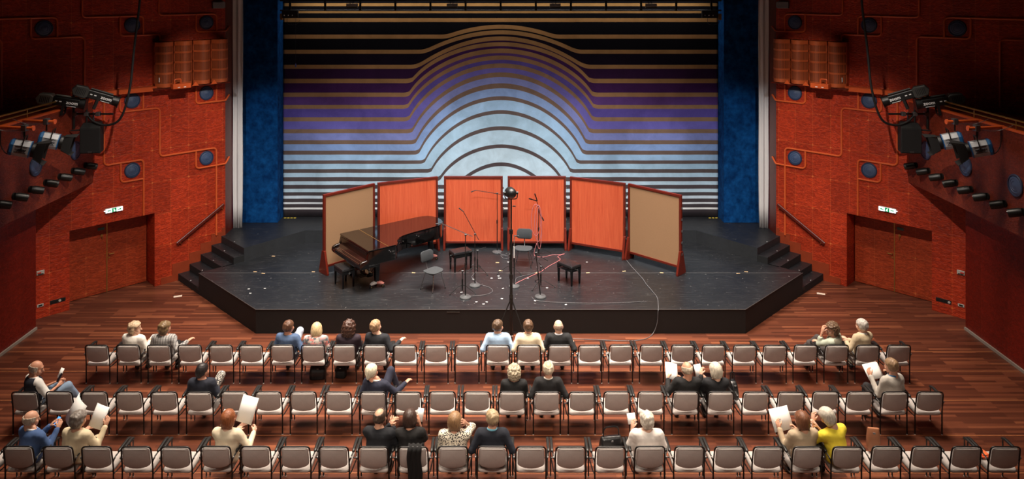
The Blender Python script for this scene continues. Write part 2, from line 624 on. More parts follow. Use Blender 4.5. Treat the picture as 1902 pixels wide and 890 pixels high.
# doors in the recesses
for s in (1, -1):
    sd = SIDE[s]
    Md = WM(s) @ Matrix.Translation((14.135, s * .56, 0))
    root = thing('door_%d' % (1 if s < 0 else 2), None, None, Md)
    tag(root, kind='structure')
    for k in (-1, 1):
        mb = MB().box(sorted((k * .008, k * 1.0))[:1] + [-.03, .01], sorted((k * .008, k * 1.0))[1:] + [.03, 1.955])
        mb.build('leaf', burl('door_veneer_%s_%d' % (sd, k), S(122, 40, 18), S(164, 62, 30), S(205, 112, 62), (.497, .92), (0, 1.02), star=True, relief=.35), root, None, 0, .004)
    f = -s
    MB().box((-.012, min(f * .03, f * .045), .01), (.012, max(f * .03, f * .045), 1.955)).build('meeting_strip', M['brass'], root, None, 0)
    hx = -.06 * 1
    mb = MB()
    hs = -1 if s > 0 else -1
    mb.cyl((-.05, f * .03, 1.0), (-.05, f * .09, 1.0), .011, seg=10)
    mb.tube(arc_path([(-.05, f * .085, 1.0), (-.17, f * .085, 1.0)], 0), .010, 8)
    mb.build('handle', M['brass'], root)
    MB().cyl((-.05, f * .03, .9), (-.05, f * .045, .9), .022, seg=14).build('lock', M['brass'], root)
    MB().box((.06, min(f * .03, f * .042), 1.66), (.22, max(f * .03, f * .042), 1.73)).build('door_plate', mat('green_plate_' + sd, S(60, 110, 100), .4), root, None, 0, .004)
    mb = MB().cyl((.13, f * .03, 1.52), (.13, f * .06, 1.52), .034, seg=16)
    mb.tube([(.13, f * .06, 1.52), (.13, f * .07, 1.47), (.12, f * .07, 1.42)], .008, 6)
    mb.build('night_latch', M['brass'], root)

# ------------------------------------------------------------------ stage
P5 = lambda s, u, o: (s * (u - o) / SQ, HC - (u + o) / SQ)
main = [(-5.68, 17.48), (5.68, 17.48), (7.89, 19.69), P5(1, 11.3, 1.36), (5.7, 22.2), (-5.7, 22.2), P5(-1, 11.3, 1.36), (-7.89, 19.69)]
mb = MB().prism(main, 0, .56)
o = mb.build('floor_stage', [M['stage'], M['stageface']], smooth=0)
o.data.polygons.foreach_set('material_index', [0 if p.normal.z > .5 else 1 for p in o.data.polygons])
tag(o, kind='structure')
# thin worn edge strip along the platform's front
for i, (a, b) in enumerate(((main[0], main[1]), (main[1], main[2]), (main[7], main[0]))):
    mb = MB().tube([(a[0], a[1], .557), (b[0], b[1], .557)], .009, 6)
    tag(mb.build('trim_%d' % (60 + i), mat('worn_edge_%d' % i, S(58, 52, 50), .6)), kind='structure')
mb = MB().box((-7.85, 19.685, .5605), (7.85, 19.699, .562))
tag(mb.build('trim_65', mat('stage_joint', S(84, 82, 80), .6), smooth=0), kind='structure')
# access flap outline in the platform front
mb = MB().box((-1.25, 17.470, .495), (-.95, 17.48, .503))
tag(mb.build('trim_64', mat('flap_line', S(70, 64, 60), .6), smooth=0), kind='structure')
up = [(5.7, 21.98), P5(1, 11.27, 1.40), P5(1, 11.27, 0), (7.885, 21.58), (7.885, 24.2), (-7.885, 24.2), (-7.885, 21.58), P5(-1, 11.27, 0), P5(-1, 11.27, 1.40), (-5.7, 21.98)]
mb = MB().prism(up, .0, .925)
o = mb.build('floor_upper_stage', [M['stage'], M['riserface']], smooth=0)
o.data.polygons.foreach_set('material_index', [0 if p.normal.z > .5 else 1 for p in o.data.polygons])
tag(o, kind='structure')
for s in (1, -1):
    rt = thing('stage_steps', 'black wooden steps up to the platform along the wall with the %s door' % ('left-hand' if s < 0 else 'right-hand'), 'steps', WM(s), 'black stage steps')
    for k in range(4):
        z = .185 * (k + 1) if k < 2 else (.56, .74)[k - 2]
        u1 = 12.49 - .31 * k
        st = MB()
        wbox(st, s, 11.2, u1, .012, 1.352 if k < 2 else 1.39, 0 if k == 0 else (.185 * k if k < 3 else .555), z)
        ob = st.build('step', [M['stage'], M['blackmat']], rt, None, 0, .006)
        ob.data.polygons.foreach_set('material_index', [0 if p.normal.z > .5 else 1 for p in ob.data.polygons])
        sm = MB()
        sm.lathe([(.012, 0), (.012, .004), (.006, .006)], 10, (u1 - .05, -s * .72, z))
        sm.build('step_stud', M['white'], ob)
        if k in (0, 3):
            sm = MB()
            wbox(sm, s, u1 - .002, u1 + .006, 1.20, 1.33, z - .09, z - .02)
            sm.build('end_plate', M['rubber'], ob, None, 0)
    mb = MB().lathe([(.012, 0), (.012, .004), (.006, .006)], 10, (11.22, -s * .72, .925))
    mb.build('step_stud', M['white'], rt)

# ------------------------------------------------------------------ the striped front curtain
ZP = 23.25 / FPX
zc = lambda y: CAMH - (y - VY) * ZP
c3y = lambda v: v * .382
# stripes: top edge at the sides, bottom edge at the sides, top and bottom edge at the crown of the bulge, half-width of the bulge
STR = [
    (6.0, 11.5, 6.0, 11.5, 40), (19.5, 24.5, 19.5, 24.5, 40),
    (33.8, 41.0, 33.8, 41.0, 40), (64.3, 72.0, 46.0, 53.5, 98), (92.5, 100.0, 56.2, 63.8, 138),
    (120.4, 128.0, 67.6, 75.3, 152), (146.4, 154.5, 78.4, 85.8, 160), (172.0, 180.0, 90.2, 98.6, 166),
    (195.0, 202.3, 103.2, 111.2, 168), (217.8, 225.5, 117.8, 126.0, 166), (240.2, 247.6, 134.5, 143.2, 160),
    (260.6, 268.2, 154.8, 164.0, 154), (279.8, 287.3, 178.8, 186.0, 148), (298.0, 304.4, 204.8, 211.8, 138),
    (314.2, 321.2, 234.6, 241.8, 126), (329.0, 336.8, 268.4, 275.2, 110), (343.4, 350.8, 301.8, 308.8, 84),
    (357.0, 363.5, 357.0, 363.5, 60), (369.0, 375.8, 369.0, 375.8, 60), (379.0, 385.5, 379.0, 385.5, 60), (389.0, 402.5, 389.0, 402.5, 60),
]
SCOL = [S(150, 112, 66), S(150, 112, 66), S(160, 118, 72), S(160, 119, 75), S(158, 119, 76), S(154, 116, 75), S(152, 115, 76), S(148, 112, 78), S(144, 110, 80),
        S(138, 108, 84), S(130, 104, 84), S(120, 98, 84), S(108, 90, 82), S(98, 84, 80), S(90, 78, 76), S(84, 72, 72), S(78, 68, 70), S(76, 68, 70), S(72, 64, 66), S(68, 60, 62), S(66, 58, 60)]
BCOL = [S(9, 8, 12), S(9, 8, 12), S(9, 8, 12), S(10, 9, 14), S(12, 10, 16), S(22, 13, 27), S(47, 22, 54), S(62, 30, 76), S(86, 56, 112), S(88, 74, 146), S(106, 98, 172),
        S(126, 134, 190), S(136, 162, 208), S(158, 190, 220), S(166, 196, 216), S(178, 204, 220), S(186, 208, 220), S(188, 210, 220), S(206, 218, 226), S(228, 230, 230), S(230, 226, 220)]


def bulge(x, hw, h):
    """height of the bulge (0 outside) at px distance x: an elliptic crown running into the straight sides with a fillet"""
    a = hw * 1.02
    q = min(1.0, abs(x) / a)
    ell = h * (1 - q * q) ** (.76 if h > 60 else 1.0) if q < 1 else -2 * h * (abs(x) - a) / a
    k = max(4.0, h * (.13 if h > 70 else .17))
    hh = max(0.0, min(1.0, .5 + .5 * ell / k))
    return (0 * (1 - hh) + ell * hh + k * hh * (1 - hh)) * (1 if abs(x) < a * 1.25 else 0)


NX = 220
xs = [-6.70 + 13.40 * i / NX for i in range(NX + 1)]
# denser columns where the curves turn
xs = sorted(set([round(v, 4) for v in xs] + [round(-3.2 + 6.4 * i / 200, 4) for i in range(201)]))
bounds = [(-140.0, -140.0, 40)]
mats = []
for k, (a, b, ca, cb, hw) in enumerate(STR):
    bounds += [(a, ca, hw), (b, cb, hw)]
    mats += [BCOL[k], SCOL[k]]
V, F, mi = [], [], []
for (ys, yc, hw) in bounds:
    h = ys - yc
    for x in xs:
        px = x / ZP
        bz = bulge(px, hw, h) if h > 1 else 0
        # crown value: scale so that the centre reaches yc exactly
        if h > 1: bz *= h / bulge(0, hw, h)
        sway = .035 * math.sin(x * 2.3) * .5 + .02 * math.sin(x * 5.1 + 1)
        V.append((x, 23.25 + sway * .35, zc(ys - bz)))
nb, nx = len(bounds), len(xs)
for j in range(nb - 1):
    for i in range(nx - 1):
        F.append((j * nx + i, (j + 1) * nx + i, (j + 1) * nx + i + 1, j * nx + i + 1))
        mi.append(j)
cm = [cloth_band('curtain_cloth_%d' % i, c) for i, c in enumerate(mats)]
curt = newmesh('stage_curtain', V, F, cm, mi, None, None, 180)
so = curt.modifiers.new('thick', 'SOLIDIFY')
so.thickness = .03
so.offset = -1
tag(curt, 'wide stage curtain with tan and blue stripes swelling into an arch, behind the platform', 'curtain')

# blue plush columns either side, white drapes at the jambs
for s in (1, -1):
    sd = SIDE[s]
    xs_ = sorted((s * 6.715, s * 7.86))
    mb = MB()
    pts = []
    nn = 24
    front = [(xs_[0] + (xs_[1] - xs_[0]) * i / nn, 22.68 + .004 * math.sin(i * 1.9) + .004 * math.sin(i * .7)) for i in range(nn + 1)]
    mb.prism(front + [(xs_[1], 23.4), (xs_[0], 23.4)], .93, TOPZ)
    o = mb.build('side_panel_column', M['blue'], None, None, 30)
    tag(o, 'tall blue plush leg drape to the %s of the striped curtain' % sd, 'drape')
    fr = []
    for i in range(41):
        t_ = i / 40
        fr.append((s * (7.60 + .27 * t_), 22.20 + .030 * math.sin(t_ * 11) - .03 * t_))
    back = [(x, y + .02) for x, y in reversed(fr)]
    mb = MB()
    rings = []
    for j in range(15):
        z = .93 + (TOPZ - .93) * j / 14
        k = 1 + .05 * math.sin(j * .9)
        pinch = 1.0 if z > 3 else .86 + .14 * (z - .93) / 2.07
        rings.append([(s * 7.735 + (x - s * 7.735) * k * pinch, y, z) for x, y in fr + back])
    mb.layers(rings)
    o = mb.build('white_drape', mat('white_drape_cloth_' + sd, S(222, 216, 212), .9, bump=.03, bscale=30), None, None, 180)
    tag(o, 'narrow white drape hanging at the jamb on the %s side of the stage' % sd, 'drape')
# yellow and black edge tape at the curtain's foot
for s in (1, -1):
    for k in range(4 if s < 0 else 3):
        x = s * (6.62 - .10 * k)
        mb = MB().box((x - .035, 23.12, .926), (x + .035, 23.165, .929))
        tag(mb.build('floor_tape', mat('yellow_tape_%d_%d' % (s, k), S(210, 180, 60), .6), smooth=0),
            'short dash of yellow hazard tape at the curtain foot, %s corner' % SIDE[s], 'tape', 'yellow dashes ' + SIDE[s])
# ------------------------------------------------------------------ round wall loudspeakers
def round_speaker(r, label, Mx, grp):
    """disc in the local xz plane, its front towards -y"""
    rt = thing('wall_speaker', label, 'loudspeaker', Mx, grp)
    rot = Matrix.Rotation(R(90), 4, 'X')
    mb = MB()
    mb.T = rot
    mb.lathe([(r, 0), (r, .022), (r * .95, .032), (r * .86, .032), (r * .84, .018), (.01, .018)], 40)
    mb.build('rim', M['speaker_dark'], rt)
    mb = MB()
    mb.T = rot
    mb.lathe([(r * .85, .015), (r * .8, .024), (r * .62, .030), (r * .60, .024), (r * .40, .034), (r * .38, .028), (r * .16, .040), (.005, .044)], 40)
    mb.build('grille', M['speaker'], rt)
    return rt


LV = {7.03: 'top row', 5.045: 'middle row', 3.22: 'bottom row'}
for s in (1, -1):
    far = {11.70: 'nearest the stage', 13.68: 'above the doors', 15.72: 'farthest from the stage'}
    fac = Matrix.Rotation(0 if s > 0 else math.pi, 4, 'Z')
    for u, z in ((11.70, 7.03), (13.68, 7.03), (15.72, 7.03), (11.70, 5.045), (13.68, 5.045), (11.70, 3.22), (13.68, 3.22)):
        Mx = WM(s) @ Matrix.Translation((u, 0, z)) @ fac
        round_speaker(.20, 'round blue speaker in %s of the %s wall, %s' % (LV[z], SIDE[s], far[u]), Mx, None)
    for k, y in enumerate((18.32, 16.75, 15.13)):
        Mx = Matrix.Translation((s * 10.34, y, 4.06)) @ Matrix.Rotation(R(-90) if s > 0 else R(90), 4, 'Z')
        round_speaker(.225, 'large round dark blue speaker on the %s balcony front, %s' % (SIDE[s], ('nearest the stage', 'middle of three', 'nearest the viewer')[k]), Mx, None)
    ords = 'first second third fourth fifth sixth seventh eighth ninth tenth'.split()
    for k in range(9):
        y = 18.75 - .55 * k
        rt = thing('snoot_light', 'black tubular spotlight on the %s balcony front, %s in line from the stage end' % (SIDE[s], ords[k]), 'spotlight', Matrix.Translation((s * 10.34, y, 3.60)), 'balcony snoot lights ' + SIDE[s])
        ax = Vector((-s * .75, .55, -.28)).normalized()
        b0 = Vector((-s * .03, 0, 0))
        MB().cyl((0, 0, 0), (-s * .03, 0, 0), .075, seg=18).build('wall_plate', M['black'], rt)
        mb = MB()
        mb.tube([b0, b0 + ax * .06, b0 + ax * .24, b0 + ax * .245], [.07, .088, .082, .074], 20)
        mb.build('barrel', M['black'], rt)
        MB().tube([b0 + ax * .244, b0 + ax * .25], [.066, .066], 20).build('lens', M['glass'], rt)

# ------------------------------------------------------------------ balcony rails
for s in (1, -1):
    rt = thing('balcony_rail', 'two-bar brass handrail along the top of the %s balcony' % SIDE[s], 'railing', Matrix.Translation((s * 10.40, 0, 5.12)))
    y1 = HC - 10.52
    MB().cyl((0, 4, .235), (0, y1, .235), .020, seg=10).build('top_bar', M['brass'], rt)
    MB().cyl((0, 4, .14), (0, y1, .14), .016, seg=10).build('lower_bar', M['brass'], rt)
    for k in range(10):
        y = 17.9 - 1.35 * k
        if y > 4: MB().cyl((0, y, .03), (0, y, .235), .014, seg=10).build('post', M['brass'], rt)

# ------------------------------------------------------------------ line-array cabinets on their shelf
M['array'] = mat('orange_array_wood', S(190, 92, 48), .45, noise=.2, nscale=7)
t = NT('array_grille')
sx = t.n('SeparateXYZ')
t.l(t.mapping((1, 1, 1)), sx.inputs[0])
at = t.math('DIVIDE', sx.outputs['X'], .022)
hole = t.math('LESS_THAN', t.math('ABSOLUTE', t.math('SUBTRACT', at, t.math('ROUND', at))), .18)
M['arraygrille'] = t.out(t.mix(hole, S(176, 86, 44), S(30, 15, 10)), .6)
for s in (1, -1):
    for k, uc in enumerate((11.475, 11.985, 12.495, 13.005)):
        uc -= .07
        Mx = WM(s) @ Matrix.Translation((uc, 0, 5.36))
        rt = thing('column_speaker', 'tall slotted orange column loudspeaker on the %s wall shelf, %s from the stage' % (SIDE[s], ords[k]), 'loudspeaker', Mx, 'column speakers ' + SIDE[s])
        hw, dp, sg, h = .240, .20, .22, 1.20

        def outline(e, d0):
            P = [(-hw - e + .0, d0), (-hw - e, dp)]
            for i in range(1, 14):
                a = -1 + 2 * i / 14
                P.append((a * (hw + e), dp + sg * (1 - a * a) + e))
            P += [(hw + e, dp), (hw + e, d0)]
            return [(x, -s * y) for x, y in P]
        mb = MB().prism(outline(-.012, .05), .02, h - .02)
        mb.build('grille', M['arraygrille'], rt, None, 30)
        cabin = MB().box((-hw, min(-s * .0, -s * dp * .96), 0), (hw, max(-s * .0, -s * dp * .96), h))
        cabin.build('cabinet', M['array'], rt, None, 0)
        for z0, z1 in ((0, .10), (.34, .39), (.61, .66), (.88, .93), (h - .11, h)):
            MB().prism(outline(0, .06), z0, z1).build('band', M['array'], rt, None, 30)
        if k == 3:
            for q in range(4):
                MB().box((.02 + .05 * q, -s * (dp + .13), .20 - (.05 if q % 2 else 0)), (.035 + .05 * q, -s * (dp + .118), .27)).build('tag', M['paper'], rt, None, 0)
    # shelf / beam along the wall
    Mx = WM(s) @ Matrix.Translation((0, 0, 5.33))
    rt = thing('speaker_shelf', 'orange steel shelf and beam under the %s column loudspeakers' % SIDE[s], 'shelf', Mx)
    mb = MB()
    wbox(mb, s, 11.16, 13.25, 0, .36, -.02, .02)
    mb.build('board', M['mahog'], rt, None, 0, .005)
    mb = MB()
    wbox(mb, s, 13.10, 14.55, .05, .24, -.06, .05)
    wbox(mb, s, 13.10, 14.55, .04, .25, .05, .062)
    mb.build('beam', M['trim'], rt, None, 0, .005)
    for uq in (11.72, 12.24, 12.76):
        mb = MB()
        pr = [(uq - .17, .09), (uq - .01, -.02), (uq + .15, .09)][::-1] if 0 else [(uq - .16, .06), (uq + .02, .06), (uq - .06, .17), (uq - .08, .17)]
        rings = [[(a, -s * yy, -.06 + b) for a, b in pr] for yy in (.37, .395)]
        mb.layers(rings)
        mb.build('bracket', M['trim'], rt, None, 0)
    # orange drive unit hanging at the front of the shelf
    rt = thing('chain_hoist', 'boxy orange hoist motor in front of the %s column loudspeakers' % SIDE[s], 'hoist', WM(s) @ Matrix.Translation((12.62, -s * .52, 5.30)))
    MB().box((-.24, -.09, .02), (.24, .09, .15)).build('housing', M['trim'], rt, None, 0, .012)
    mb = MB().tube(arc_path([(.0, 0, .15), (.0, 0, .27), (.17, 0, .27), (.17, 0, .15)], .04), .018, 8)
    mb.build('handle', M['trim'], rt)
    for q in (-.1, .06):
        MB().box((q, s * -.095, .05), (q + .06, s * -.088, .07)).build('label_plate', M['paper'], rt, None, 0)
    MB().box((-.18, min(s * .05, s * .25), .04), (.18, max(s * .05, s * .25), .07)).build('mounting_arm', M['mahog'], rt, None, 0)

# grey boxes high on the splayed walls
for s in (1, -1):
    Mx = WM(s) @ Matrix.Translation((11.38, 0, 7.52))
    rt = thing('wall_box', 'small grey junction box high on the %s wall near the stage' % SIDE[s], 'junction box', Mx)
    mb = MB()
    wbox(mb, s, -.16, .16, 0, .10, -.10, .10)
    mb.build('housing', M['grey'], rt, None, 0, .01)
    mb = MB()
    wbox(mb, s, -.18, .18, .10, .115, -.08, .08)
    mb.build('cover', M['grey'], rt, None, 0, .004)

# ------------------------------------------------------------------ exit signs
M['exitwhite'] = mat('exit_white', (1, 1, 1, 1), .5, emit=(.86, 1, .95, 1), estr=2.2)
M['exitgreen'] = mat('exit_green', S(0, 140, 80), .5, emit=S(0, 170, 100), estr=.5)
for s in (1, -1):
    rt = thing('exit_sign', 'lit green and white exit sign above the %s double door' % SIDE[s], 'exit sign', WM(s) @ Matrix.Translation((14.14, -s * .0, 2.29)))
    y = lambda o: -s * o
    mb = MB()
    wbox(mb, s, -.21, .21, 0, .06, -.055, .055)
    mb.build('housing', M['white'], rt, None, 0, .006)
    mb = MB()
    wbox(mb, s, -.205, .205, .06, .066, -.048, .048)
    mb.build('light_panel', M['exitwhite'], rt, None, 0)
    pic = MB()
    wbox(pic, s, -.055, .055, .066, .069, -.048, .048)
    pb = pic.build('pictogram', M['exitgreen'], rt, None, 0)
    mn = MB()
    yy = y(.071)
    d = 1
    mn.tube([(.005 * d, yy, .012), (-.006 * d, yy, -.010)], .007, 6)
    mn.tube([(-.006 * d, yy, -.010), (.010 * d, yy, -.022), (.004 * d, yy, -.040)], .005, 6)
    mn.tube([(-.006 * d, yy, -.010), (-.018 * d, yy, -.026), (-.030 * d, yy, -.026)], .005, 6)
    mn.tube([(.005 * d, yy, .010), (.022 * d, yy, .002)], .004, 6)
    mn.tube([(.003 * d, yy, .010), (-.016 * d, yy, .004)], .004, 6)
    mn.lathe([(.0001, -.008), (.007, -.004), (.007, .004), (.0001, .008)], 8, (.010, yy, .028))
    mn.build('running_figure', M['exitwhite'], pb)
    for q in (-1, 1):
        ar = MB()
        tip = q * .17
        P = [(tip, 0), (tip - q * .035, .03), (tip - q * .035, .012), (tip - q * .09, .012), (tip - q * .09, -.012), (tip - q * .035, -.012), (tip - q * .035, -.03)]
        ar.layers([[(a, y(.066), b) for a, b in P], [(a, y(.068), b) for a, b in P]])
        ar.build('arrow', M['exitgreen'], rt, None, 0)
    MB().cyl((.21, y(.03), 0), (.235, y(.03), 0), .012, seg=8).build('end_cap', M['exitwhite'], rt)

# ------------------------------------------------------------------ stair handrails
for s in (1, -1):
    rt = thing('stair_handrail', 'dark wooden handrail on the wall above the %s stage steps' % SIDE[s], 'handrail', WM(s))
    a, b = Vector((11.22, -s * .075, 1.83)), Vector((12.55, -s * .075, 1.03))
    mb = MB()
    dz = (b - a).normalized()
    nrm = Vector((-dz.z, 0, dz.x)) * (1 if dz.x > 0 else -1)
    sec = [(-.025, -.035), (.025, -.035), (.025, .03), (.015, .042), (-.015, .042), (-.025, .03)]
    rings = [[p + Vector((0, 1, 0)) * q[0] + nrm * q[1] for q in sec] for p in (a, b)]
    mb.layers(rings)
    mb.build('rail', M['mahog'], rt, None, 30, .004)
    for f in (.06, .94):
        p = a.lerp(b, f)
        mb = MB().tube(arc_path([p - nrm * .03, p - nrm * .08, Vector((p.x, 0, (p - nrm * .08).z))], .03), .010, 8)
        br_ = mb.build('bracket', M['brass'], rt)
        MB().cyl(p + nrm * .042, p + nrm * .047, .011, seg=10).build('screw_cap', M['brass'], br_)

# ------------------------------------------------------------------ wall sockets
M['sock'] = mat('socket_grey', S(186, 180, 172), .5)
M['red'] = mat('red_plastic', S(214, 54, 40), .4)
for s in (1, -1):
    rt = thing('alarm_box', 'small grey call box with red button on the %s wall beside the doors' % SIDE[s], 'call box', WM(s) @ Matrix.Translation((15.80, 0, 1.11)))
    mb = MB()
    wbox(mb, s, -.085, .085, 0, .04, -.05, .05)
    mb.build('housing', M['sock'], rt, None, 0, .008)
    mb = MB()
    wbox(mb, s, -.01, .07, .04, .05, -.012, .02)
    mb.build('button', M['red'], rt, None, 0, .004)
    mb = MB()
    wbox(mb, s, -.06, .06, .04, .043, -.04, -.02)
    mb.build('slot', M['rubber'], rt, None, 0)
    rt = thing('socket_strip', 'strip of four black power sockets low on the %s wall beside the doors' % SIDE[s], 'socket', WM(s) @ Matrix.Translation((15.42, 0, .31)))
    mb = MB()
    wbox(mb, s, -.17, .17, 0, .012, -.045, .045)
    mb.build('plate', M['rubber'], rt, None, 0, .004)
    for q in range(4):
        mb = MB().cyl((-.125 + .083 * q, -s * .012, 0), (-.125 + .083 * q, -s * .018, 0), .03, seg=14)
        so_ = mb.build('outlet', M['sock'] if q == (3 if s > 0 else 1) else M['black'], rt)
    rt = thing('floor_box', 'small grey socket near the floor on the %s wall, away from the doors' % SIDE[s], 'socket', WM(s) @ Matrix.Translation((15.80, 0, .31)))
    mb = MB()
    wbox(mb, s, -.07, .07, 0, .014, -.035, .035)
    mb.build('plate', M['sock'], rt, None, 0, .004)
    mb = MB()
    wbox(mb, s, -.04, .04, .014, .017, -.02, .02)
    mb.build('outlet', M['rubber'], rt, None, 0)
    # pale plates set in the parquet by the stairs
    for (x, y, rz) in ((s * 8.38, 19.56 if s < 0 else 19.72, -s * .35),):
        rt = tag(MB().box((-.10, -.05, .0), (.10, .05, .006)).build('floor_plate', mat('floor_plate_' + SIDE[s], S(226, 206, 186), .4), None, TR(x, y, .001, rz), 0, .002),
                 'small pale metal plate in the parquet beside the %s stage steps' % SIDE[s], 'floor plate')


# ------------------------------------------------------------------ stage lights at the balcony ends
def lettering(txt, size, m, parent, Mx, name='lettering', extrude=.002, shear=0):
    c = bpy.data.curves.new(name, 'FONT')
    c.body = txt
    c.size = size
    c.align_x = 'CENTER'
    c.align_y = 'CENTER'
    c.extrude = extrude
    c.shear = shear
    c.offset = .0025
    c.resolution_u = 3
    c.materials.append(m)
    tmp = bpy.data.objects.new('text_outline', c)
    col.objects.link(tmp)
    dg = bpy.context.evaluated_depsgraph_get()
    me = bpy.data.meshes.new_from_object(tmp.evaluated_get(dg))
    bpy.data.objects.remove(tmp)
    bpy.data.curves.remove(c)
    o = bpy.data.objects.new(name, me)
    col.objects.link(o)
    o.parent = parent
    o.matrix_local = Mx
    return o


M['letter'] = mat('white_lettering', S(235, 235, 235), .5)
M['fixture'] = mat('grey_fixture', S(58, 58, 56), .5)
M['fixture_lt'] = mat('pale_fixture', S(128, 126, 118), .5)
M['darkletter'] = mat('dark_lettering', S(30, 32, 40), .5)


def axes(d, up=(0, 0, 1)):
    """matrix whose x axis is d, z near up"""
    x = Vector(d).normalized()
    y = Vector(up).cross(x).normalized()
    z = x.cross(y)
    return Matrix(((x.x, y.x, z.x, 0), (x.y, y.y, z.y, 0), (x.z, y.z, z.z, 0), (0, 0, 0, 1)))


def profile_spot(label, pos, d, s, pale):
    """long profile lantern; local x towards its lens"""
    rt = thing('profile_spotlight', label, 'stage light', Matrix.Translation(pos) @ axes(d))
    hous = M['fixture_lt'] if pale else M['fixture']
    mb = MB()
    P = [(-.60, .0), (-.54, .12), (-.30, .14), (-.25, .10), (-.25, -.10), (-.30, -.14), (-.54, -.12)]
    rings = [[(x, y_, z * k + .0) for x, z in P] for y_, k in ((-.14, .8), (-.12, 1), (.12, 1), (.14, .8))]
    mb.layers(rings)
    rear = mb.build('lamp_house', hous, rt, None, 30)
    for face in (-1, 1):
        for q in range(6):
            MB().box((-.51 + .036 * q, face * .14 - .003, -.07), (-.495 + .036 * q, face * .14 + .003, .07)).build('vent_slot', M['blackmat'], rear, None, 0)
    MB().box((-.27, -.095, -.10), (.32, .095, .10)).build('body', M['black'], rt, None, 0, .02)
    mb = MB().tube([(.30, 0, 0), (.42, 0, 0), (.44, 0, 0)], [.115, .125, .125], 20)
    mb.build('lens_tube', M['black'], rt)
    MB().box((.44, -.15, -.15), (.455, .15, .15)).build('colour_frame', M['black'], rt, None, 0, .006)
    MB().cyl((-.22, 0, .125), (.28, 0, .125), .022, seg=10).build('side_bar', hous, rt)
    face = -1                                   # the side towards the hall's rear
    wv = (rt.matrix_world.to_3x3() @ Vector((0, 1, 0)))
    if wv.y > 0: Mx = Matrix.Translation((.165, -.098, 0)) @ Matrix.Rotation(R(90), 4, 'X')
    else: Mx = Matrix.Translation((.165, .098, 0)) @ Matrix.Rotation(R(180), 4, 'Z') @ Matrix.Rotation(R(90), 4, 'X')
    lettering('zoom', .108, M['letter'], rt, Mx)
    sg = -1 if wv.y > 0 else 1
    MB().box((.06, sg * .097 - .002, -.085), (.26, sg * .097 + .002, -.075)).build('scale_mark', M['letter'], rt, None, 0)
    for q in range(2):
        MB().box((-.20 + .09 * q, sg * .097 - .002, -.01), (-.15 + .09 * q, sg * .097 + .002, .015)).build('scale_mark', M['letter'], rt, None, 0)
    mb = MB()
    for yy in (-.13, .13): mb.box((-.03, yy - .008, -.30), (.03, yy + .008, .04))
    mb.box((-.03, -.138, -.31), (.03, .138, -.295))
    mb.build('yoke', M['black'], rt, None, 0)
    return rt


def fresnel(label, pos, d, s, barn_open):
    rt = thing('fresnel_light', label, 'stage light', Matrix.Translation(pos) @ axes(d))
    sec = [(-.13, -.10), (-.13, .06), (-.06, .15), (.06, .15), (.13, .06), (.13, -.10), (.08, -.17), (-.08, -.17)]
    MB().layers([[(x, a, b) for a, b in sec] for x in (-.16, .14)]).build('body', M['silver'], rt, None, 30, .008)
    MB().layers([[(x, a * k, b * k) for a, b in sec] for x, k in ((-.24, .80), (-.21, .98), (-.16, 1.0))]).build('rear_cap', M['bluepl'], rt, None, 30)
    cp = MB()
    MB().layers([[(x, a * k, b * k) for a, b in sec] for x, k in ((.14, 1.02), (.155, 1.02))]).build('front_ring', M['bluepl'], rt, None, 30)
    MB().cyl((.18, 0, -.01), (.24, 0, -.01), .15, seg=24).build('lens_ring', M['black'], rt)
    for q in range(3):
        MB().box((-.12, -.136, -.08 + .06 * q), (.10, .136, -.072 + .06 * q)).build('cooling_slot', M['black'], rt, None, 0)
    for ang, ln in ((0, .26), (90, .20), (180, .26), (270, .20)):
        mb = MB()
        Rm = Matrix.Rotation(R(ang), 4, 'X')
        mb.T = Matrix.Translation((.24, 0, -.01)) @ Rm
        mb.sheet(lambda u, v: (v * ln * .92, (u - .5) * (.24 + .16 * v), .15 + v * ln * .35 * barn_open), 2, 2, .006)
        mb.build('barn_door', M['blackmat'], rt, None, 30)
    wv = (rt.matrix_world.to_3x3() @ Vector((0, 1, 0)))
    if wv.y > 0: Mx = Matrix.Translation((0, -.135, -.035)) @ Matrix.Rotation(R(90), 4, 'X')
    else: Mx = Matrix.Translation((0, .135, -.035)) @ Matrix.Rotation(R(180), 4, 'Z') @ Matrix.Rotation(R(90), 4, 'X')
    lettering('ARRI', .07, M['darkletter'], rt, Mx, shear=.25)
    mb = MB()
    for yy in (-.155, .155): mb.cyl((0, yy, -.02), (0, yy * .9, .24), .012, seg=8)
    mb.cyl((0, -.14, .24), (0, .14, .24), .012, seg=8)
    mb.build('yoke', M['black'], rt)
    MB().cyl((0, -.17, -.02), (0, .17, -.02), .03, seg=12).build('tilt_knob', M['black'], rt)
    return rt


def cable(name, label, pts, r, m, cat='cable', smooth=True, kind=None):
    P = [Vector(p) for p in pts]
    if smooth and len(P) > 2:
        out = []
        for i in range(len(P) - 1):
            p0, p1, p2, p3 = P[max(i - 1, 0)], P[i], P[i + 1], P[min(i + 2, len(P) - 1)]
            for k in range(8):
                t_ = k / 8
                out.append(.5 * ((2 * p1) + (p2 - p0) * t_ + (2 * p0 - 5 * p1 + 4 * p2 - p3) * t_ ** 2 + (3 * p1 - p0 - 3 * p2 + p3) * t_ ** 3))
        P = out + [P[-1]]
    return tag(MB().tube(P, r, 8).build(name, m, None, None, 180), label, cat)


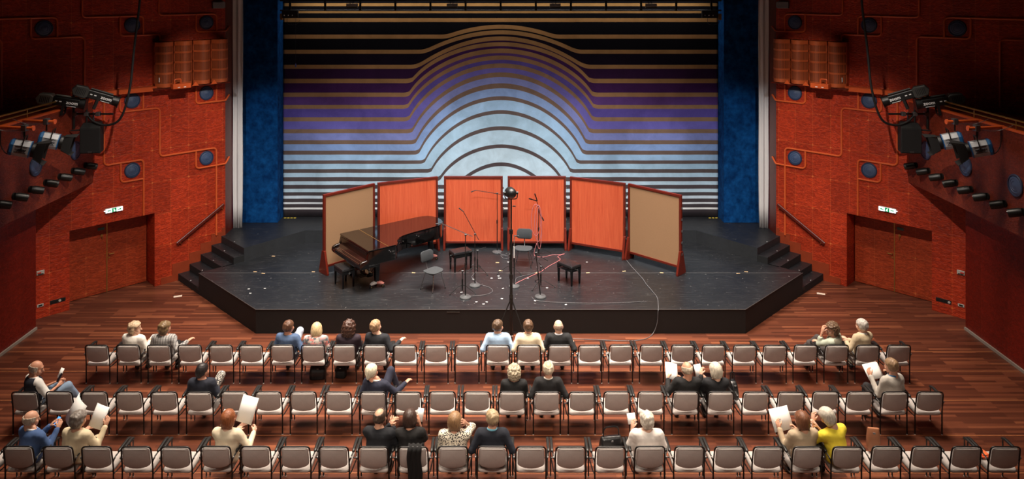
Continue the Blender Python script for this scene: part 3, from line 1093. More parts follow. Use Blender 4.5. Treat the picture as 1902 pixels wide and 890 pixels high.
for s in (1, -1):
    sd = SIDE[s]
    # hanging frame that carries the lanterns
    rt = thing('lighting_bracket', 'black pipe frame carrying the stage lights at the %s balcony end' % sd, 'lighting frame', Matrix.Translation((s * 9.95, 18.15, 0)))
    MB().cyl((s * -.62, 0, 4.98), (s * .35, 0, 4.98), .024, seg=10).build('cross_pipe', M['black'], rt)
    MB().cyl((s * .02, 0, 4.45), (s * .02, 0, 5.62), .024, seg=10).build('upright', M['black'], rt)
    MB().cyl((s * .33, .0, 4.62), (s * .33, 0, 5.5), .03, seg=10).build('upright', M['black'], rt)
    MB().cyl((s * .0, 0, 4.60), (s * .34, -.12, 4.60), .020, seg=10).build('lower_pipe', M['black'], rt)
    for q in (-.26, .02, .30):
        MB().box((s * q - .05, -.05, 4.93), (s * q + .05, .05, 5.03)).build('clamp', M['steel'], rt, None, 0, .01)
    profile_spot('pale-backed profile spotlight lettered zoom, rear one of the %s balcony end pair' % sd if s < 0 else 'profile spotlight lettered zoom aimed along the right balcony, lower of its pair',
                 (s * 10.25, 17.75, 5.34), (-s * .93, .28, -.20), s, s < 0)
    profile_spot('black profile spotlight lettered zoom, nearer the stage at the %s balcony end' % sd, (s * 9.62, 18.05, 5.42), (-s * .80, .45, -.36), s, False)
    # hanging loudspeaker
    rt = thing('hanging_speaker', 'black box loudspeaker hanging under the stage lights at the %s balcony end' % sd, 'loudspeaker', Matrix.Translation((s * 9.85, 18.2, 4.05)) @ Matrix.Rotation(-s * .12, 4, 'Z'))
    cb = MB()
    P = [(-.235, -.17), (.235, -.17), (.17, .22), (-.17, .22)]
    cb.layers([[(x, y, 0) for x, y in P], [(x, y, .60) for x, y in P], [(x * .85, y * .6 + .05, .72) for x, y in P]])
    cb.build('cabinet', M['blackmat'], rt, None, 0, .012)
    MB().box((-.22, -.182, .02), (.22, -.168, .585)).build('grille', mat('speaker_grille_' + sd, S(14, 14, 15), .8, bump=.4, bscale=200), rt, None, 0, .006)
    MB().box((-.04, -.187, .03), (.05, -.181, .05)).build('badge', M['steel'], rt, None, 0)
    MB().cyl((0, .05, .70), (0, .05, .96), .018, seg=8).build('hanger', M['steel'], rt)
    # orange outriggers with fresnels
    for k, (y, dz) in enumerate(((16.3, 5.13), (15.55, 5.13))):
        nm = 'nearer the stage' if k == 0 else 'nearer the viewer'
        at = thing('outrigger_arm', 'short orange pipe arm on the %s balcony front, %s' % (sd, nm), 'bracket', Matrix.Translation((s * 10.34, y, dz)))
        MB().cyl((s * .04, 0, .03), (-s * .68, .0, 0), .030, seg=14).build('pipe', M['trim'], at)
        MB().cyl((-s * .68, 0, 0), (-s * .71, 0, 0), .055, seg=16).build('end_cap', M['trim'], at)
        MB().box((-s * .52 - .05, -.06, -.06), (-s * .52 + .05, .06, .07)).build('clamp', M['steel'], at, None, 0, .012)
        MB().cyl((-s * .52, 0, -.06), (-s * .52, 0, -.20), .016, seg=8).build('spigot', M['black'], at)
        fresnel('blue and silver stage light with barn doors under the %s orange arm %s' % (sd, nm), (s * (9.72 if k == 0 else 9.86), y, dz - .40), (-s * .90, .34, -.26), s, 1 if k else .6)
        cable('safety_wire', 'thin pale safety wire from the %s balcony rail to the orange arm %s' % (sd, nm), [(s * 10.42, y - .3, 5.27), (s * 10.2, y - .1, 5.10), (s * 9.9, y, 5.09)], .006, M['steel'])
        cable('lamp_lead', 'black lead looping from the %s orange arm %s to its lamp' % (sd, nm), [(s * 10.30, y - .02, 5.09), (s * 10.28, y - .05, 4.8), (s * 10.15, y - .06, 4.62), (s * 10.04, y, 4.68)], .010, M['rubber'])
    # thick black cable from above
    pts = [(s * 8.62, 18.0, 9.6), (s * 8.60, 18.0, 8.0), (s * 8.75, 18.0, 6.6), (s * 8.86, 18.0, 5.6), (s * 9.10, 18.05, 4.90), (s * 9.45, 18.1, 4.72), (s * 9.78, 18.12, 4.80), (s * 9.97, 18.15, 4.98)]
    cable('hanging_cable', 'thick black cable hanging from above to the %s balcony stage lights' % sd, pts, .028, M['rubber'])

# ------------------------------------------------------------------ lighting batten across the top of the curtain
rt = thing('lighting_batten', 'black lighting bar spanning the top of the striped curtain', 'lighting bar', Matrix.Translation((0, 22.55, 0)))
MB().cyl((-6.6, 0, 7.32), (6.6, 0, 7.32), .022, seg=10).build('lower_pipe', M['black'], rt)
MB().cyl((-6.6, 0, 7.62), (6.6, 0, 7.62), .03, seg=10).build('upper_pipe', M['black'], rt)
for k in range(13):
    x = -6.3 + 12.6 * k / 12
    MB().box((x - .03, -.02, 7.32), (x + .03, .02, 7.62)).build('spacer', M['black'], rt, None, 0)
for x, nm in ((-4.42, 'first'), (-1.44, 'second'), (1.62, 'third'), (4.47, 'fourth')):
    lt = thing('batten_light', 'small grey floodlight on the curtain lighting bar, %s of four across' % nm, 'floodlight', Matrix.Translation((x, 22.42, 7.48)), 'batten floodlights')
    MB().box((-.16, -.08, -.04), (.16, .08, .05)).build('housing', M['fixture_lt'], lt, None, 0, .01)
    MB().box((-.16, -.07, -.09), (.16, .07, -.045)).build('reflector', M['fixture'], lt, None, 0, .008)
    for q in (-.06, .02):
        MB().cyl((q, 0, .05), (q, .135, .13), .012, seg=8).build('bolt', M['chrome'], lt)
for s in (-1, 1):
    lt = thing('winch_bracket', 'black bracket with bulbs and clips at the %s end of the curtain lighting bar' % SIDE[s], 'bracket', Matrix.Translation((s * 6.25, 22.45, 7.2)))
    MB().box((-.26, -.05, -.10), (.22, .05, .14)).build('plate', M['blackmat'], lt, None, 0, .01)
    for q in range(3):
        MB().lathe([(.001, -.018), (.015, -.01), (.015, .01), (.001, .018)], 10, (-.18 + .12 * q, -.06, -.02)).build('bulb', M['white'], lt)
    MB().box((s * .28 - .04, -.04, -.16), (s * .28 + .04, .04, .03)).build('clip', M['brass'], lt, None, 0, .01)
    MB().tube(arc_path([(-.1, -.05, -.1), (-.1, -.05, -.3), (.2, -.05, -.3), (.28, -.04, -.16)], .1), .006, 6).build('loop_wire', M['rubber'], lt)
cable('pull_cord', 'thin cord with a small blue toggle hanging before the curtain top', [(-6.12, 22.5, 7.1), (-6.12, 22.5, 6.2), (-6.12, 22.5, 5.72)], .004, M['rubber'], 'cord')
tag(MB().lathe([(.008, 0), (.02, .02), (.022, .08), (.008, .12)], 12).build('cord_toggle', mat('toggle_blue', S(60, 70, 120), .4), None, TR(-6.12, 22.5, 5.62)), 'small blue toggle at the end of the cord before the curtain', 'toggle')
# ------------------------------------------------------------------ folding acoustic screens
STG = .56
ords = 'first second third fourth fifth sixth seventh eighth ninth tenth eleventh twelfth thirteenth fourteenth'.split()
SCR = [((-4.62, 19.62), (-3.48, 20.76), 'cork', 'brown pinboard acoustic screen behind the grand piano keyboard, leftmost of six'),
       ((-3.40, 20.80), (-1.80, 21.50), 'orangewood', 'orange wood acoustic screen behind the grand piano tail'),
       ((-1.62, 21.52), (.06, 21.52), 'orangewood', 'orange wood acoustic screen behind the single boom microphone'),
       ((.20, 21.52), (1.86, 21.52), 'orangewood', 'orange wood acoustic screen behind the stand hung with pink cables'),
       ((1.98, 21.48), (3.44, 20.76), 'orangewood', 'orange wood acoustic screen right of the pink cable stand, angled'),
       ((3.52, 20.74), (4.70, 19.58), 'cork', 'brown pinboard acoustic screen at the end away from the piano')]
for (a, b, mk, lab) in SCR:
    a, b = Vector(a), Vector(b)
    d = b - a
    L = d.length
    ang = math.atan2(d.y, d.x)
    rt = thing('acoustic_screen', lab, 'screen', TR(a.x, a.y, STG, ang), 'acoustic screens on the stage')
    MB().box((.05, -.018, .20), (L - .05, .018, 2.02)).build('panel', M[mk], rt, None, 0)
    for x0, x1, z0, z1 in ((0, L, 2.0, 2.065), (.0, L, .155, .215)):
        MB().box((x0, -.035, z0), (x1, .035, z1)).build('rail', M['mahog'], rt, None, 0, .006)
    for x in (0, L - .06):
        st = MB().box((x, -.034, .215), (x + .06, .034, 2.0)).build('stile', M['mahog'], rt, None, 0, .005)
    for x in (0.002, L - .062):
        mb = MB()
        P = [(-.20, 0), (.20, 0), (.20, .05), (.06, .60), (-.06, .60), (-.20, .05)]
        xo = x - .012 if x < 1 else x + .012
        mb.layers([[(xx, y, z) for y, z in P] for xx in (xo, xo + .06)])
        ft = mb.build('foot', M['mahog'], rt, None, 0, .006)
        MB().cyl((xo + .03, -.05, .42), (xo + .03, -.072, .42), .014, seg=10).build('bolt', M['chrome'], ft)
    for z in (.5, .8, 1.1, 1.4, 1.7):
        MB().box((L - .004, -.012, z), (L + .028, .012, z + .05)).build('hinge', M['steel'], rt, None, 0)

# ------------------------------------------------------------------ concert grand
A = Vector((-4.20, 19.68))
e1, e2 = Vector((.6, -.8)), Vector((.8, .6))
PM = Matrix(((e1.x, e2.x, 0, A.x), (e1.y, e2.y, 0, A.y), (0, 0, 1, STG), (0, 0, 0, 1)))
rt = thing('grand_piano', 'long black concert grand piano with closed lid in front of the screens', 'piano', PM)
OUT = [(0, 0), (0, 1.2), (0, 2.30), (.02, 2.48), (.08, 2.62), (.2, 2.71), (.38, 2.76), (.58, 2.75), (.76, 2.69), (.90, 2.58), (.97, 2.44), (1.0, 2.26), (1.02, 2.0), (1.045, 1.72), (1.075, 1.45), (1.12, 1.25),
       (1.20, 1.09), (1.30, .98), (1.42, .91), (1.54, .86), (1.62, .76), (1.62, .4), (1.62, 0)]


def off(poly, d):
    n = len(poly)
    out = []
    for i in range(n):
        p0, p1, p2 = Vector(poly[i - 1]), Vector(poly[i]), Vector(poly[(i + 1) % n])
        t1, t2 = (p1 - p0).normalized(), (p2 - p1).normalized()
        nn = Vector((t1.y + t2.y, -t1.x - t2.x))
        nn = nn.normalized() if nn.length > 1e-6 else Vector((t1.y, -t1.x))
        out.append(tuple(p1 - nn * d))
    return out


CASE = off(OUT, -.015)
body = [p for p in CASE]
mb = MB().layers([[(x, y, z) for x, y in body] for z in (.66, 1.0)])
mb.build('case', M['lacq'], rt, None, 35, .006)
front = [p for p in OUT if p[1] <= .55] 
FRONTL = [(0, 0), (0, .545), (1.62, .545), (1.62, 0)]
REARL = [(0, .552)] + OUT[1:-2] + [(1.62, .552)]
MB().layers([[(x, y, z) for x, y in off(FRONTL, k)] for z, k in ((1.005, .0), (1.018, -.008), (1.032, .0))]).build('front_lid', M['lacq'], rt, None, 30)
MB().layers([[(x, y, z) for x, y in off(REARL, k)] for z, k in ((1.005, .0), (1.018, -.008), (1.032, .0))]).build('lid', M['lacq'], rt, None, 30)
MB().cyl((.01, .549, 1.031), (1.61, .549, 1.031), .006, seg=8).build('lid_hinge', M['brass'], rt)
# keyboard end: arms, key bed, key slip, closed fallboard
for x in (0.0, 1.54):
    MB().layers([[(xx, y, z) for y, z in ((.02, .62), (-.22, .62), (-.235, .66), (-.225, .74), (-.16, .78), (-.03, .80), (.02, .99))] for xx in (x, x + .08)]).build('cheek', M['lacq'], rt, None, 30, .006)
MB().box((.0, -.20, .60), (1.62, .3, .655)).build('key_bed', M['lacq'], rt, None, 0, .004)
MB().box((.08, -.225, .65), (1.54, -.20, .715)).build('key_slip', M['lacq'], rt, None, 0, .004)
MB().layers([[(xx, y, z) for y, z in ((-.20, .70), (-.20, .722), (-.10, .735), (-.03, .80), (.0, .80), (.0, .70))] for xx in (.085, 1.535)]).build('fallboard', mat('fallboard_lacquer', S(30, 16, 12), .08, coat=.5), rt, None, 20)
MB().cyl((.09, -.195, .726), (1.53, -.195, .726), .005, seg=8).build('fallboard_edge', M['chrome'], rt)
MB().cyl((.09, -.10, .739), (1.53, -.10, .739), .006, seg=8).build('fallboard_edge', M['chrome'], rt)
MB().box((.08, -.005, .70), (1.54, .012, .97)).build('fall_back', mat('piano_inner', S(38, 18, 12), .2), rt, None, 0)
# tapering square legs on brass-wheeled dollies
M['dollyred'] = mat('dolly_red', S(190, 120, 108), .4)
M['dolly'] = mat('pale_dolly', S(205, 190, 180), .35, metal=.3)
for (x, y) in ((.24, .36), (1.36, .36), (.56, 2.42)):
    mb = MB()
    rings = []
    for z, h in ((.67, .085), (.60, .085), (.58, .062), (.18, .045), (.13, .05)):
        rings.append([(x - h, y - h, z), (x + h, y - h, z), (x + h, y + h, z), (x - h, y + h, z)])
    mb.layers(rings)
    lg = mb.build('leg', M['lacq'], rt, None, 20, .004)
    for k in range(3):
        a = R(120 * k + 40)
        d_ = Vector((math.cos(a), math.sin(a), 0))
        c = Vector((x, y, 0))
        arm = MB()
        n_ = Vector((-d_.y, d_.x, 0))
        arm.layers([[c + d_ * r_ + n_ * w_ + Vector((0, 0, z)) for w_, z in ((-wd, z0), (wd, z0), (wd, z1), (-wd, z1))] for r_, wd, z0, z1 in ((0, .045, .08, .14), (.12, .05, .08, .13), (.19, .03, .08, .11))])
        arm.build('dolly_arm', M['dolly'] if k else M['dollyred'], lg, None, 0, .008)
        wc = c + d_ * .175
        MB().cyl(wc - n_ * .022 + Vector((0, 0, .038)), wc + n_ * .022 + Vector((0, 0, .038)), .037, seg=16).build('wheel', M['rubber'], lg)
        MB().cyl(wc - n_ * .025 + Vector((0, 0, .038)), wc + n_ * .025 + Vector((0, 0, .038)), .015, seg=10).build('hub', M['brass'], lg)
# pedal lyre
for x in (.66, .96):
    MB().tube([(x, .40, .66), (x + (.04 if x < .8 else -.04), .38, .45), (x, .36, .22)], .022, 8).build('lyre_post', M['lacq'], rt)
MB().box((.60, .28, .13), (1.02, .44, .22)).build('pedal_box', M['lacq'], rt, None, 0, .01)
for k in range(3):
    MB().box((.70 + .095 * k, .12, .13), (.735 + .095 * k, .30, .145)).build('pedal', M['black'], rt, None, 0, .004)
for x in (.68, .94):
    MB().cyl((x, .42, .2), (x, .78, .66), .010, seg=8).build('lyre_brace', M['black'], rt)
# lid prop and music-desk hardware glints on the bent side
MB().tube([(1.08, 1.55, .72), (1.16, 1.50, .74), (1.20, 1.42, .745)], .018, 8).build('lid_stick_knob', M['lacq'], rt)
for k, (x, y) in enumerate(((1.225, 1.07), (1.155, 1.22), (1.06, 1.74), (1.63, .60))):
    MB().lathe([(.001, -.016), (.016, -.008), (.016, .008), (.001, .016)], 12, (x + .012, y, .90)).build('lid_latch', M['chrome'], rt)


# ------------------------------------------------------------------ piano benches
def bench(x, y, rz, L, W, h, lab):
    rt = thing('piano_bench', lab, 'bench', TR(x, y, STG, rz), 'black piano benches on the stage')
    cu = MB()
    ring = lambda e, z: [(a, b, z) for a, b in rrect(L - 2 * e, W - 2 * e, .03)]
    cu.layers([ring(.02, h - .07), ring(.0, h - .06), ring(0, h - .03), ring(.012, h - .008), ring(.05, h)])
    cs = cu.build('cushion', M['leather'], rt)
    for px in (-.25, 0, .25):
        for py in (-.18, .18):
            MB().lathe([(.012, -.004), (.012, .003), (.004, .006)], 10, (px * L, py * W, h + .001)).build('button', M['rubber'], cs)
    MB().box((-L / 2 + .01, -W / 2 + .01, h - .15), (L / 2 - .01, W / 2 - .01, h - .07)).build('apron', M['lacq'], rt, None, 0, .005)
    for sx_ in (-1, 1):
        for sy_ in (-1, 1):
            cx, cy = sx_ * (L / 2 - .04), sy_ * (W / 2 - .04)
            mb = MB()
            mb.layers([[(cx - q, cy - q, z), (cx + q, cy - q, z), (cx + q, cy + q, z), (cx - q, cy + q, z)] for z, q in ((0, .017), (h - .15, .026), (h - .07, .026))])
            mb.build('leg', M['lacq'], rt, None, 0, .003)
        MB().cyl((sx_ * (L / 2 - .01), 0, h - .11), (sx_ * (L / 2 + .035), 0, h - .11), .024, seg=14).build('height_knob', M['chrome'] if sx_ > 0 else M['black'], rt)
    return rt


bench(-3.92, 18.90, math.atan2(-.8, .6), .52, .36, .49, 'black padded piano bench at the grand piano keyboard')
bench(-1.06, 19.94, R(28), .54, .36, .52, 'black adjustable piano bench standing between the grand piano and the boom microphones')
bench(1.73, 19.08, R(-50), .54, .36, .50, 'black piano bench standing alone in front of the angled orange screen')


# ------------------------------------------------------------------ musicians' chairs
def music_chair(x, y, rz, lab):
    rt = thing('orchestra_chair', lab, 'chair', TR(x, y, STG, rz), 'grey chairs on the stage')      # faces local -y
    ring = lambda e, z: [(a * 1.0, b * (.92 + .1 * (a / .24) ** 2 * 0) - .0, z + .012 * (abs(a) / .2) ** 2) for a, b in rrect(.46 - 2 * e, .43 - 2 * e, .15, 7)]
    MB().layers([ring(.03, .425), ring(0, .435), ring(0, .452), ring(.03, .462)]).build('seat', M['greyfab'], rt)
    bk = MB()
    lay = []
    for e, yo in ((.02, -.018), (0, -.008), (0, .012), (.02, .020)):
        lay.append([(a, .21 + yo + .05 * (1 - (a / .22) ** 2) + b * .12, .76 + b) for a, b in rrect(.42 - 2 * e, .26 - 2 * e, .08, 7)])
    bk.layers(lay)
    bk.build('backrest', M['greyfab'], rt)
    MB().tube(arc_path([(0, -.02, .415), (0, .20, .415), (0, .265, .62), (0, .285, .74)], .08), .012, 8).build('back_spine', M['steel'], rt)
    MB().box((-.15, -.13, .40), (.15, .15, .425)).build('seat_pan', M['black'], rt, None, 0, .008)
    for sx_ in (-1, 1):
        for (yy, yf) in ((-.14, -.20), (.14, .22)):
            lg = MB().tube([(sx_ * .13, yy, .41), (sx_ * .22, yf, .012)], .011, 8).build('leg', M['chrome'], rt)
            MB().cyl((sx_ * .22, yf, 0), (sx_ * .22, yf, .02), .015, seg=10).build('foot', M['rubber'], lg)
    return rt


music_chair(-1.67, 18.66, R(50), 'grey padded chair with steel legs near the middle of the grand piano')
music_chair(.615, 20.25, R(-8), 'grey padded chair with steel legs beneath the pink cable stand')


# ------------------------------------------------------------------ microphone stands
M['basegrey'] = mat('cast_grey', S(64, 64, 65), .55)


def rbase(rt, x=0, y=0, m=None):
    return MB().lathe([(.135, 0), (.14, .012), (.13, .03), (.05, .045), (.02, .06)], 28, (x, y, 0)).build('round_base', m or M['basegrey'], rt)


def mic(rt, p, d, ln=.16, r=.012, m=None):
    d = Vector(d).normalized()
    p = Vector(p)
    mb = MB().tube([p, p + d * ln * .6, p + d * ln * .62, p + d * ln], [r, r, r * 1.25, r * 1.2], 10)
    return mb.build('microphone', m or M['black'], rt)


def mic_stand(lab, x, y, h, boom=None, base='round', pole=M['black'], boomm=None, mics=True, tip=None, r=.010, name='microphone_stand'):
    rt = thing(name, lab, 'microphone stand', TR(x, y, STG))
    tx, ty = tip if tip else (0, 0)
    if base == 'round': rbase(rt)
    else:
        for k in range(3):
            a = R(base + 120 * k)
            lg = MB().tube([(0, 0, .16), (.10 * math.cos(a), .10 * math.sin(a), .15), (.36 * math.cos(a), .36 * math.sin(a), .012)], .008, 6).build('leg', M['black'], rt)
            MB().cyl((.34 * math.cos(a), .34 * math.sin(a), .012), (.37 * math.cos(a), .37 * math.sin(a), .010), .013, seg=8).build('foot', M['rubber'], lg)
        MB().cyl((0, 0, .10), (0, 0, .24), .018, seg=10).build('hub', M['black'], rt)
    hz = h * .52
    MB().cyl((0, 0, .03), (tx * .5, ty * .5, hz), r * 1.35, seg=10).build('lower_tube', M['black'], rt)
    MB().cyl((tx * .48, ty * .48, hz - .02), (tx, ty, h), r, seg=10).build('upper_tube', pole, rt)
    MB().cyl((tx * .5, ty * .5, hz - .05), (tx * .5, ty * .5, hz + .05), .02, seg=10).build('clutch', M['black'], rt)
    if boom:
        b0, b1 = Vector(boom[0]), Vector(boom[1])
        bm_ = MB().tube([b0, b1], r * .85, 8).build('boom_arm', boomm or pole, rt)
        MB().cyl((tx - .02, ty, h), (tx + .03, ty, h), .022, seg=10).build('swivel', M['black'], rt)
        if mics:
            d = (b1 - b0).normalized()
            mic(rt, b1, d + Vector((0, 0, -.5)), .14)
    return rt


mic_stand('tall black boom microphone stand before the third orange screen, boom reaching left', -.10, 21.20, 1.66, ((.12, 0, 1.63), (-.60, -.05, 1.76)))
mic_stand('round-based stand with steep bright boom rising left, beside the bench', -.645, 18.85, 1.29, ((.10, -.02, 1.15), (-.29, .05, 1.84)), boomm=M['chrome'])
mic_stand('round-based stand nearest the platform edge, chrome boom reaching over the piano tail', -.85, 18.14, 1.51, ((.17, 0, 1.47), (-.58, .05, 1.77)), boomm=M['chrome'])
mic_stand('low tripod stand with short angled boom just behind the nearest round base', -.94, 18.50, .50, ((.12, 0, .65), (-.12, .02, .47)), base=215, mics=False)
mic_stand('low tripod stand with short tilted boom standing behind the steep bright boom', -.61, 19.75, .56, ((.22, .03, .64), (-.22, 0, .52)), base=200, mics=False)
F_ = mic_stand('tall tripod microphone stand hung with loops of pink cable, before the orange screens', 1.06, 21.05, 1.34, ((.06, 0, 1.0), (-.06, -.02, 1.52)), base=250, mics=False)
mic(F_, (-.06, -.02, 1.50), (-.9, -.3, .35), .24, .015)
mic(F_, (-.04, -.02, 1.50), (-.30, -.3, .9), .24, .015)
mic(F_, (.05, 0, 1.12), (.45, -.1, -.9), .20, .015)
H_ = mic_stand('slim chrome-topped microphone stand close to the tall black light stand', .335, 18.80, 1.28, None, pole=M['chrome'])
mic(H_, (0, 0, 1.27), (.6, 0, -.1), .12, .014)
MB().cyl((0, 0, .72), (0, 0, 1.0), .016, seg=10).build('sleeve', M['white'], H_)
mic_stand('round-based black stand leaning left with a stub boom, nearest the platform edge on the right', .957, 18.17, 1.07, ((.18, 0, .87), (-.08, 0, 1.03)), tip=(-.11, 0), mics=False)
mic_stand('low black tripod stand standing just behind the leaning round-based stand', 1.0, 18.80, .50, ((.10, 0, .42), (-.05, 0, .60)), base=230, mics=False)
mic_stand('low black tripod stand half hidden behind the tall black light stand', .24, 19.75, .46, ((.22, 0, .42), (-.16, 0, .52)), base=205, mics=False)

# pink cable coils hanging on the stand, trailing over the floor
M['pink'] = mat('pink_cable', S(176, 104, 104), .5)
M['greycable'] = mat('grey_cable', S(92, 91, 93), .5)
for k, (dx, top, bot, wd) in enumerate(((-.04, 1.98, 1.10, .13), (0.02, 1.96, .95, .10), (.05, 1.92, .75, .07))):
    P = []
    for i in range(25):
        a = 2 * math.pi * i / 24
        P.append((1.02 + dx + wd * math.sin(a), 20.98 - .02 * k, (top + bot) / 2 + (top - bot) / 2 * math.cos(a)))
    cable('pink_cable_loop', 'loop of pink cable hung on the tall tripod stand, %s' % ('longest outer turn', 'middle turn', 'innermost short turn')[k] if k != 1 else 'loop of pink cable hung on the tall tripod stand, middle turn', P, .008, M['pink'])
cable('pink_cable', 'pink cable trailing from the cable-hung stand across the stage floor', [(1.0, 20.95, .9), (.93, 20.95, .58), (1.15, 20.80, .57), (1.40, 20.95, .57), (1.62, 20.98, .57), (1.78, 21.05, .57), (1.58, 20.85, .57), (1.62, 20.6, .57), (1.30, 20.15, .57), (1.05, 19.75, .57), (.78, 19.45, .57), (.52, 19.15, .57), (.40, 19.0, .57), (.36, 18.92, .57)], .008, M['pink'])
cable('stage_cable', 'grey cable snaking from the piano bench to the nearest round stand base', [(-.72, 20.3, .57), (-.80, 20.05, .57), (-.60, 19.9, .57), (-.74, 19.4, .57), (-.55, 18.95, .57), (-.30, 18.75, .57), (-.20, 18.5, .57), (-.35, 18.3, .57), (-.70, 18.2, .57), (-.84, 18.17, .57)], .0055, M['greycable'])
cable('stage_cable', 'grey cable coiled around the foot of the tall boom stand', [(-.12, 21.15, .60), (.05, 21.0, .57), (.22, 21.1, .57), (.30, 20.95, .57), (.20, 20.7, .57), (.05, 20.75, .57), (.02, 20.95, .57), (.2, 20.9, .57)], .0055, M['greycable'])
cable('stage_cable', 'grey cable running past the grey chair beneath the pink cable stand', [(.95, 20.1, .57), (.98, 19.8, .57), (.80, 19.6, .57), (.55, 19.45, .57), (.4, 19.3, .57), (.36, 19.0, .57)], .0055, M['greycable'])
cable('stage_cable', 'pair of pale cables from the angled screen over the platform edge to the parquet',
      [(3.43, 20.6, .57), (3.48, 20.2, .57), (3.55, 19.75, .57), (3.63, 19.3, .57), (3.66, 18.9, .57), (3.72, 18.5, .57), (3.76, 18.1, .57), (3.70, 17.7, .57), (3.66, 17.5, .565), (3.645, 17.46, .50), (3.62, 17.45, .25), (3.52, 17.42, .03), (3.3, 17.2, .01), (2.9, 17.1, .01), (2.2, 17.15, .01), (1.5, 17.2, .01), (.9, 17.1, .01), (.40, 16.95, .01)], .008, M['greycable'])
cable('stage_cable', 'thin grey cable along the platform edge to the pale cable pair', [(.75, 18.15, .57), (.85, 17.95, .57), (1.3, 17.85, .57), (2.0, 17.8, .57), (2.8, 17.82, .57), (3.5, 17.92, .57)], .005, M['greycable'])

# ------------------------------------------------------------------ tall light stand on the parquet before the platform
rt = thing('light_stand', 'tall black tripod stand with a dark spotlight head in front of the platform', 'light stand', TR(.235, 16.92))
MB().cyl((0, 0, .06), (0, 0, 1.55), .032, seg=14).build('lower_tube', M['black'], rt)
MB().cyl((0, 0, 1.5), (0, 0, 2.55), .026, seg=14).build('middle_tube', M['black'], rt)
MB().cyl((0, 0, 2.5), (0, 0, 3.28), .018, seg=14).build('upper_tube', M['black'], rt)
for z in (1.50, 2.50, 1.05, .95):
    MB().cyl((0, 0, z), (0, 0, z + .09), .042, seg=14).build('collar', M['black'], rt)
MB().cyl((.03, 0, 3.12), (.10, 0, 3.12), .014, seg=10).build('knob', M['black'], rt)
for k in range(3):
    a = R(-155 + 120 * k)
    c_, s_ = math.cos(a), math.sin(a)
    lg = MB().tube([(.04 * c_, .04 * s_, .98), (.50 * c_, .50 * s_, .02)], .014, 8).build('leg', M['black'], rt)
    MB().tube([(.03 * c_, .03 * s_, .30), (.33 * c_, .33 * s_, .36)], .009, 8).build('strut', M['black'], rt)
    MB().cyl((.48 * c_, .48 * s_, .0), (.48 * c_, .48 * s_, .05), .02, seg=10).build('rubber_foot', M['rubber'], lg)
mb = MB()
mb.T = Matrix.Translation((-.01, 0, 3.42)) @ axes((-.25, .95, -.12))
mb.tube([(-.17, 0, 0), (-.15, 0, 0), (-.10, 0, 0), (.02, 0, 0), (.09, 0, 0), (.10, 0, 0)], [.03, .075, .108, .118, .122, .11], 24)
hd = mb.build('lamp_head', M['black'], rt)
mb = MB()
mb.tube(arc_path([(-.14, 0, 3.42), (-.14, 0, 3.28), (.14, 0, 3.28), (.14, 0, 3.42)], .1), .011, 8)
mb.build('yoke', M['black'], rt)
for q in (-.14, .14): MB().cyl((q - .02, 0, 3.42), (q + .02, 0, 3.42), .03, seg=12).build('tilt_knob', M['black'], rt)
for q in (-.02, .02): MB().cyl((q, -.04, .22), (q, -.05, .22), .012, seg=10).build('clamp_screw', M['white'], rt)

# ------------------------------------------------------------------ tape marks on the platform floor
rng = random.Random(4)
M['tapew'] = mat('white_tape', S(190, 188, 184), .6)
M['tapet'] = mat('tan_tape', S(206, 170, 126), .6)
gpx = lambda px, py, z: ((px - VX) * (CAMH - z) / (py - VY), FPX * (CAMH - z) / (py - VY))
for k, (px, py) in enumerate([(474, 505), (489, 508), (508, 476), (768, 507), (930, 503), (924, 488), (996, 507), (1092, 507), (1159, 504), (1229, 507), (1371, 508), (1386, 505), (582, 505)]):
    x, y = gpx(px, py, STG)
    tag(MB().box((-.045, -.018, .001), (.045, .018, .004)).build('tape_mark', M['tapet'], None, TR(x, y, STG, rng.uniform(-.3, .3)), 0), 'short tan tape mark stuck on the black platform floor', 'tape mark', 'tan tape marks')
for k, (px, py) in enumerate([(913, 517), (926, 513), (929, 517), (857, 543), (885, 561), (898, 565), (904, 561), (932, 555), (927, 517), (944, 487), (1016, 535), (1051, 566), (994, 559), (1090, 487), (980, 517), (462, 537), (492, 536), (465, 545), (879, 519), (934, 536)]):
    x, y = gpx(px, py, STG)
    tag(MB().box((-.026, -.018, .001), (.026, .018, .004)).build('tape_mark', M['tapew'], None, TR(x, y, STG, rng.uniform(-.6, .6)), 0), 'small white tape mark stuck on the black platform floor', 'tape mark', 'white tape marks')
# ------------------------------------------------------------------ rows of stacking armchairs
t = NT('pale_chair_fabric')
n1 = t.noise(t.mapping((1, 1, 1)), 120, 3)
n2 = t.noise(t.mapping((1, 1, 1)), 9, 3)
t.bump(n1, .25, .003)
M['chairfab'] = t.out(t.mix(t.math('ADD', t.math('MULTIPLY', n1, .5), t.math('MULTIPLY', n2, .5)), S(164, 154, 149), S(204, 196, 191)), .9)
M['pad'] = mat('arm_pad', S(30, 29, 28), .42, bump=.1)
SP = .6237
GL = []


